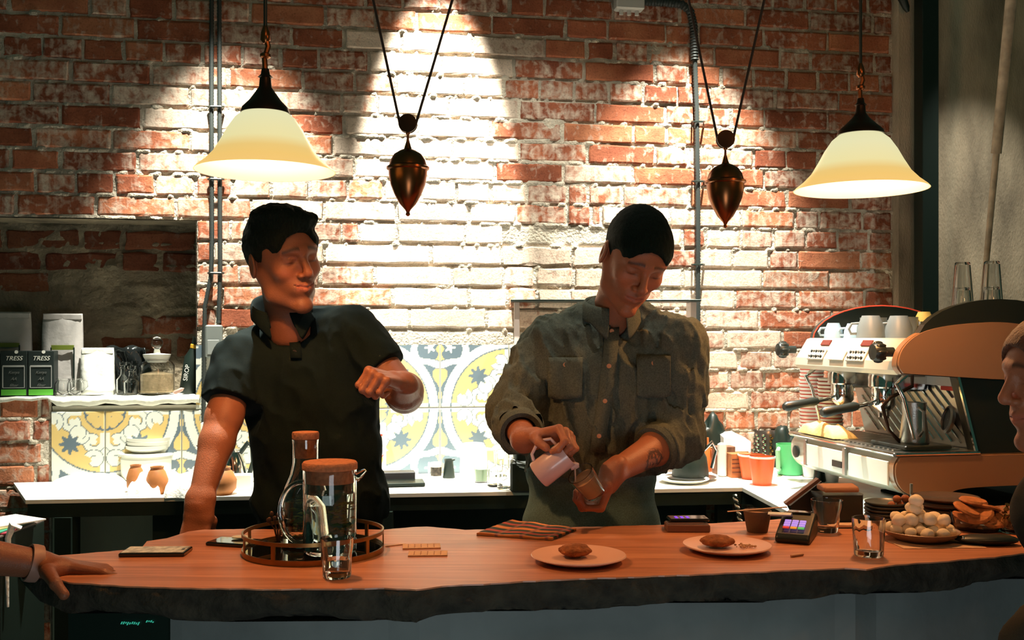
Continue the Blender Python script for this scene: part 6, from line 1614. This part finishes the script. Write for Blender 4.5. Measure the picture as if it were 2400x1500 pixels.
# neck opening
f.cone(R_neck+Vector((0, -.005, -.02)), R_neck+Vector((.01, -.03, .12)), .060, .070, .01, 'x')
f.disp(folds((15, 15, 5.0), .026, 11, .25), .02); f.disp(folds((30, 30, 18), .009, 12), .02)
ax, ay, az = f.ax
for (e_, w_, r0) in ((R_sl, R_el, .068), (R_sr, R_er, .07)): pass
def cuffcut(f, e_, w_, t_):
    n = (w_-e_).normalized(); c_ = e_.lerp(w_, t_); lo_ = np.array(c_)-.09; hi_ = np.array(c_)+.09; sl, P = f.blk(lo_, hi_, 0)
    d = (P[0]-c_.x)*n.x+(P[1]-c_.y)*n.y+(P[2]-c_.z)*n.z; rad = np.sqrt((P[0]-c_.x)**2+(P[1]-c_.y)**2+(P[2]-c_.z)**2)
    f.F[sl] = np.where(rad < .085, np.maximum(f.F[sl], -np.maximum(-d, -.2)*1.0 if False else np.maximum(f.F[sl], d)), f.F[sl]).astype(np.float32)
cuffcut(f, R_el, R_wl, .62); cuffcut(f, R_er, R_wr, .36)
V, Q = f.mesh(); shirt = mk('shirt', V, Q, M_SHIRT, rman, True, True)
def surf_y(px, py, Y0_=2.4, V=V):
    """front-most shirt vertex under a pixel"""
    X = 1200+F*V[:, 0]/V[:, 1]; Yp = HY-F*(V[:, 2]-H)/V[:, 1]; m = (np.abs(X-px) < 8) & (np.abs(Yp-py) < 8)
    return float(V[m, 1].min()) if m.any() else 2.6
M_BTN = mat('tan_button', (.55, .24, .12), .4)
for x, y in ((1434, 776), (1427, 858), (1418, 940), (1404, 1022), (1325, 855), (1532, 851), (1396, 738), (1475, 739), (1417, 714)):
    Yq = surf_y(x, y); p = W(x, y, Yq-.003); g = frame(p, (0, -1, .1)); mb = MB(); mb.lathe([(.001, -.002), (.0058, -.002), (.0064, 0), (.0058, .0016), (.001, .001)], 14, g); mb.build('button', M_BTN, shirt, True, True)
def strip(name, pts, wd, par, m, off=.003, th=.003, VV=None):
    vs = []; fs = []
    for x, y in pts:
        a, b = (x-wd, y), (x+wd, y)
        for q in (a, b): vs.append(W(q[0], q[1], surf_y(q[0], q[1], V=VV if VV is not None else V)-off))
    for i in range(len(pts)-1): fs.append((2*i, 2*i+1, 2*i+3, 2*i+2))
    o = mk(name, vs, fs, m, par, True, True); md = o.modifiers.new('s', 'SOLIDIFY'); md.thickness = th; return o
strip('placket', [(1436, 748), (1434, 776), (1431, 820), (1427, 860), (1422, 900), (1418, 940), (1411, 980), (1404, 1022), (1400, 1060)], 17, shirt, M_SHIRT, .002)
for x0, x1, yy in ((1285, 1365, 838), (1492, 1572, 834)):
    pts = []; vs = []; fs = []
    for j in range(8):
        for i in range(7):
            x = x0+(x1-x0)*i/6; y = yy+j*14 - (6 if (j == 7 and i in (0, 6)) else 0); vs.append(W(x, y, surf_y(x, y)-.0025))
    for j in range(7):
        for i in range(6): k = j*7+i; fs.append((k, k+1, k+8, k+7))
    o = mk('pocket', vs, fs, M_SHIRT, shirt, True, True); md = o.modifiers.new('s', 'SOLIDIFY'); md.thickness = .003
for e_, w_, t_, r_ in ((R_el, R_wl, .56, .052), (R_er, R_wr, .33, .057)):      # rolled cuffs
    c_ = e_.lerp(w_, t_); ax2 = (w_-e_).normalized()
    MB().lathe([(r_-.008, -.030), (r_+.003, -.032), (r_+.008, -.016), (r_+.005, 0), (r_+.008, .012), (r_+.002, .024), (r_-.010, .020), (r_-.014, -.004)], 40, frame(c_, ax2), cap0=False, cap1=False).build('cuff', M_SHIRT, shirt, True, True)
collar('collar', rman, W(1432, 722, 2.765)+Vector((0, 0, 0)), .068, .066, .040, .050, .30, M_SHIRT, rot=.15)
# jeans
def trousers(hip, m, parent, ztop, w0=.155, d0=.115):
    lo = np.array((hip.x-.30, hip.y-.22, .03)); hi = np.array((hip.x+.30, hip.y+.22, ztop+.03)); f = SDF(lo, hi, .009)
    zt = ztop-.02
    f.cone((hip.x-.075, hip.y, zt), (hip.x+.075, hip.y, zt), d0-.01, d0-.01, .04); f.cone((hip.x-.07, hip.y, zt-.15), (hip.x+.07, hip.y, zt-.15), d0, d0, .05)
    for s in (-1, 1): f.cone((hip.x+s*.085, hip.y, zt-.18), (hip.x+s*.10, hip.y+.01, .06), .096, .062, .03)
    f.halfspace((0, 0, ztop), (0, 0, 1)); f.disp(folds((14, 14, 18), .006, 5), .02); V, Q = f.mesh(); return mk('trousers', V, Q, m, parent, True, True)
trousers(W(1386, 1200, 2.79), M_JEANS, rman, W(0, 1086, 2.76).z)
def shoes(hip, parent):
    for s in (-1, 1):
        o = MB().ell((hip.x+s*.105, hip.y-.06, .045), (.05, .14, .05), 20, 12).build('shoe', M_BLACK, parent, True, True)
        for v in o.data.vertices: v.co.z = max(v.co.z, 0.002)
shoes(R_hip, rman)

# milk jug, glass, stream
ax_ = (jt-jb).normalized(); g = frame(jb, ax_, Vector((0, -1, 0)))
jug = thing('milk_jug', 'pinkish-white milk jug tilted in the pouring man\'s hand', 'jug', jb); jl = (jt-jb).length
M_JUG = mat('blush_enamel', (.62, .42, .40), .28, coat=.3)
g0 = g.copy(); g0.translation = (0, 0, 0)
MB().lathe([(.001, 0), (.033, 0), (.035, .003), (.034, jl*.5), (.0335, jl), (.0312, jl), (.032, .006), (.001, .005)], 36, g0).build('body', M_JUG, jug, True)
MB().tube([g0 @ Vector(v) for v in ((0, -.034, jl*.9), (0, -.052, jl*.88), (0, -.060, jl*.7), (0, -.060, jl*.45), (0, -.050, jl*.22), (0, -.034, jl*.15))], .004, 10).build('handle', M_JUG, jug, True)
MB().tube([g0 @ Vector(v) for v in ((0, .030, jl*.85), (0, .036, jl*.97), (0, .040, jl+.004))], [.010, .009, .005], 10).build('spout', M_JUG, jug, True)
gb, gt = W(1397, 1158, 2.45), W(1362, 1112, 2.425); ga = (gt-gb).normalized(); gl = (gt-gb).length+.004; g1 = frame((0, 0, 0), ga, (0, -1, 0))
gls = thing('coffee_glass', 'small glass of milky coffee held in the pouring man\'s other hand', 'glass', gb)
MB().lathe([(.001, 0), (.024, 0), (.026, .003), (.034, gl), (.032, gl), (.0235, .008), (.001, .007)], 36, g1).build('glass_wall', M_GLASS, gls, True)
MB().lathe([(.001, .0085), (.0225, .0085), (.029, gl*.78), (.001, gl*.78)], 32, g1).build('coffee', mat('milky_coffee', (.34, .17, .07), .4), gls, True)
a = W(1347, 1092, 2.425); b = W(1352, 1128, 2.43); t = thing('milk_stream', 'thin stream of milk falling from the jug into the glass', 'milk', a)
MB().tube([(0, 0, 0), (.001, 0, -.012), (.002, 0, b.z-a.z)], [.0028, .0020, .0016], 8).build('stream', mat('milk', (.45, .32, .25), .3), t, True)

# ================================================================== the man in the black polo
L_neck = W(680, 752, 2.83); L_hip = W(745, 1200, 2.84)
L_sl, L_sr = W(562, 850, 2.80), W(832, 778, 2.84)
L_el, L_er = W(526, 975, 2.72), W(948, 925, 2.76)
L_wl = W(466, 1185, 2.585); L_wr = W(948, 898, 2.55)
lman = thing('person', 'man in a black polo shirt leaning one hand on the bar', 'person', (L_hip.x, L_hip.y, 0))
hM = headM(W(664, 612, 2.755), math.radians(42), math.radians(14), math.radians(-12), 1.10)
nv = hM.inverted() @ (L_neck+Vector((0, .01, -.03)))
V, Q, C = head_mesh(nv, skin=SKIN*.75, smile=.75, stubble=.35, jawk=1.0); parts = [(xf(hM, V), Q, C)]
hl = handframe(L_wl, (-.12, -.35, -.93), (.05, -.93, .35))
lo, hi = bbox([L_sl.lerp(L_el, .4), L_el, L_wl, L_wl+Vector((-.02, -.06, -.10))], .075)
parts.append(arm_mesh([lambda f: (f.cone(L_sl.lerp(L_el, .4), L_el, .050, .044, .035), f.cone(L_el, L_el.lerp(L_wl, .3), .043, .043, .035), f.cone(L_el.lerp(L_wl, .3), L_wl, .045, .029, .02)),
    lambda f: hand(f, TM_(handframe(L_wl, (-.05, -.25, -.96), (.15, -.95, .25)), (0, .030, 0)), [(1.0, 1.5, .9)]*4, [(.030, .006, -.022), (.030, .028, -.040), (.012, .040, -.044)], side=-1, sc=1.04)], lo, hi, h=.0027))
# other arm: upper arm out, forearm coming forward with the fist in front
ff = handframe(L_wr, (-.45, -.80, .18), (.45, .0, .85))
lo, hi = bbox([L_sr.lerp(L_er, .4), L_er, L_wr, L_wr+Vector((-.10, -.10, .05))], .08)
parts.append(arm_mesh([lambda f: (f.cone(L_sr.lerp(L_er, .4), L_er, .050, .046, .02), f.cone(L_er, L_er.lerp(L_wr, .35), .049, .047, .02), f.cone(L_er.lerp(L_wr, .35), L_wr, .047, .030, .02)),
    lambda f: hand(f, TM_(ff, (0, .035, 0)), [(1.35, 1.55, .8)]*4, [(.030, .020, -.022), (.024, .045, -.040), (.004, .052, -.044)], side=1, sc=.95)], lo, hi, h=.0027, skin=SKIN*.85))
fs_ = SDF(np.array(W(688, 750, 2.82))-.11, np.array(W(688, 750, 2.82))+.11, .004); fs_.cone(W(683, 715, 2.83), W(690, 785, 2.835), .056, .045, .02); v_, q_ = fs_.mesh(); parts.append((v_, q_, np.tile(SKIN*.95, (len(v_), 1)).astype(float)))
parts.append(torso_core(L_neck, L_hip, L_sl, L_sr, L_el, L_er))
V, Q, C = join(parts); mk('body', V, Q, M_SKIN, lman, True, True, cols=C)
V, Q = hair_mesh('quiff'); mk('hair', xf(hM, V), Q, M_HAIRB, lman, True, True)
lo, hi = bbox([L_neck, L_hip, L_el, L_er, L_sl, L_sr], .10); lo[2] = W(0, 1215, 2.84).z; f = SDF(lo, hi, .005)
f.cone(P_(650, 885, 2.85), P_(790, 868, 2.86), .115, .105, .05, flat=fl); f.cone(P_(672, 960, 2.85), P_(790, 955, 2.85), .112, .108, .06, flat=fl)
f.cone(P_(688, 1060, 2.84), P_(795, 1060, 2.84), .112, .112, .06, flat=fl); f.cone(P_(695, 1170, 2.84), P_(805, 1175, 2.84), .120, .122, .05, flat=fl)
f.cone(P_(650, 782, 2.86), P_(575, 840, 2.82), .052, .060, .04); f.cone(P_(735, 762, 2.87), P_(818, 780, 2.86), .052, .060, .04)
f.cone(L_sl, L_el, .068, .060, .035); f.cone(L_sr, L_er, .064, .058, .035); f.cone(L_sl.lerp(L_el, .4), L_sl.lerp(L_el, .85), .064, .066, .01)
f.cone(L_neck+Vector((-.0, -.02, -.01)), L_neck+Vector((.0, -.03, .14)), .060, .075, .01, 'x'); f.cone(P_(690, 772, 2.73), P_(682, 722, 2.75), .014, .058, .008, 'x')
f.disp(folds((10, 10, 7), .018, 21, .2), .02)
def sleevecut(f, s_, e_, t_):
    n = (e_-s_).normalized(); c_ = s_.lerp(e_, t_); sl, P = f.blk(np.array(c_)-.16, np.array(c_)+.16, 0)
    px, py, pz = P[0]-c_.x, P[1]-c_.y, P[2]-c_.z; d = px*n.x+py*n.y+pz*n.z; q = np.sqrt(np.maximum(0, px*px+py*py+pz*pz-d*d))
    f.F[sl] = np.where((q < .095) & (d > -.05), np.maximum(f.F[sl], d), f.F[sl]).astype(np.float32)
sleevecut(f, L_sl, L_el, .74); sleevecut(f, L_sr, L_er, .60)
VL, QL = f.mesh(); polo = mk('polo_shirt', VL, QL, M_POLO, lman, True, True)
collar('collar', lman, W(668, 745, 2.82), .070, .068, .075, .045, .42, M_POLO, rot=.10, flare=.020, lean=(-.35, 0))
for y in (800, 825):
    p = W(690, y, surf_y(690, y, V=VL)-.003); mb = MB(); mb.lathe([(.001, -.002), (.006, -.002), (.006, .0014), (.001, .001)], 14, frame(p, (0, -1, .1))); mb.build('button', mat('dark_button', (.05, .035, .03), .3), polo, True, True)
strip('placket', [(690, 788), (692, 812), (694, 840)], 13, polo, M_POLO, VV=VL)
trousers(W(752, 1200, 2.85), M_TROUS, lman, W(0, 1175, 2.84).z); shoes(L_hip, lman)

# ================================================================== guest at the left edge: forearm and hand on the bar
gneck = Vector((-1.30, 1.62, 1.36)); ghip = Vector((-1.34, 1.60, .80)); gsl = Vector((-1.50, 1.66, 1.28)); gsr = Vector((-1.22, 1.70, 1.27)); gel = Vector((-1.18, 1.86, 1.02))
gwr = W(92, 1322, 2.04)
lg = thing('person', 'guest at the left edge resting a hand with a wristband on the bar', 'person', (ghip.x, ghip.y, 0))
gh = handframe(gwr, (.97, .16, -.16), (.05, .10, 1))
lo, hi = bbox([gel, gwr, gh @ Vector((0, .21, 0)), gh @ Vector((.0, .08, -.04))], .07); lo[2] = min(lo[2], .86)
FL = [(.12, .30, .15), (.20, .35, .15), (.34, .42, .2), (.48, .48, .2)]
DKS = SKIN*.60; gI = (gh @ Matrix.Translation((0, .045, 0))).inverted(); gth = [tuple((gI @ q)/.98) for q in (W(112, 1340, 1.985), W(130, 1368, 1.925), W(150, 1394, 1.915))]
pa = [arm_mesh([lambda f: (f.cone(gel, gel.lerp(gwr, .4), .042, .040, .02), f.cone(gel.lerp(gwr, .4), gwr, .040, .028, .02)),
     lambda f: hand(f, TM_(gh, (0, .045, 0)), FL, gth, side=1, sc=.98, spread=.18)], lo, hi, skin=DKS)]
hM = headM(Vector((-1.28, 1.60, 1.56)), math.radians(60), 0, 0, 1.0); V, Q, C = head_mesh(hM.inverted() @ gneck, h=.004); pa.append((xf(hM, V), Q, C))
pa.append(torso_core(gneck, ghip, gsl, gsr, gsl+Vector((-.05, .1, -.25)), gel))
V, Q, C = join(pa); mk('body', V, Q, M_SKIN, lg, True, True, cols=C); V, Q = hair_mesh('crop', .004); mk('hair', xf(hM, V), Q, M_HAIR, lg, True, True)
def coat(neck, hip, sl, sr, el, er, m, parent, name, cut=None):
    lo, hi = bbox([neck, hip, sl, sr, el, er], .20); lo[2] = hip.z-.12; f = SDF(lo, hi, .009); a = neck.lerp(hip, .25)
    f.cone(a+Vector((-.05, 0, 0)), a+Vector((.05, 0, 0)), .125, .125, .05, flat=fl); f.cone(hip+Vector((-.05, 0, 0)), hip+Vector((.05, 0, 0)), .13, .13, .08, flat=fl)
    for s_, e_ in ((sl, el), (sr, er)): f.cone(neck.lerp(hip, .12), s_, .08, .07, .05); f.cone(s_, e_, .068, .058, .03)
    f.cone(neck+Vector((0, 0, -.01)), neck+Vector((0, 0, .15)), .062, .07, .01, 'x'); f.disp(folds((12, 12, 10), .010, 31), .03)
    V, Q = f.mesh(); return mk(name, V, Q, m, parent, True, True)
coat(gneck, ghip, gsl, gsr, gsl+Vector((-.05, .1, -.25)), gel, M_BLACK, lg, 'jacket'); trousers(ghip, M_TROUS, lg, ghip.z)
u = (gwr-gel).normalized(); c_ = gwr-u*.012
MB().lathe([(.033, -.011), (.0370, -.011), (.0380, 0), (.0370, .011), (.033, .011), (.032, 0), (.033, -.011)], 36, frame(c_, u), cap0=False, cap1=False).build('wristband', mat('pale_band', (.30, .16, .12), .5), lg, True, True)

# ================================================================== guest at the right edge in profile
rneck = W(2545, 1085, 1.94); rhip = Vector((rneck.x+.06, rneck.y-.26, .80)); rsl = Vector((rneck.x-.02, rneck.y-.20, rneck.z-.12)); rsr = Vector((rneck.x+.06, rneck.y+.14, rneck.z-.10))
rel = W(2440, 1520, 1.62); rg = thing('person', 'guest in profile at the right edge facing left, dark coat', 'person', (rhip.x, rhip.y, 0))
hM = headM(W(2488, 888, 1.93), math.radians(-84), math.radians(6), math.radians(0), 1.06)
V, Q, C = head_mesh(hM.inverted() @ (rneck+Vector((0, 0, -.03))), skin=SKIN*.95, stubble=.2); pa = [(xf(hM, V), Q, C)]
pa.append(torso_core(rneck, rhip, rsl, rsr, rel, rsr+Vector((.05, -.1, -.28)))); V, Q, C = join(pa); mk('body', V, Q, M_SKIN, rg, True, True, cols=C)
V, Q = hair_mesh('crop'); mk('hair', xf(hM, V), Q, mat('auburn_hair', (.10, .035, .015), .6, var=.3, vscale=150, bump=1, bscale=300), rg, True, True)
coat(rneck, rhip, rsl, rsr, rel, rsr+Vector((.05, -.1, -.28)), M_OLIVEC, rg, 'coat'); trousers(rhip, M_TROUS, rg, rhip.z)
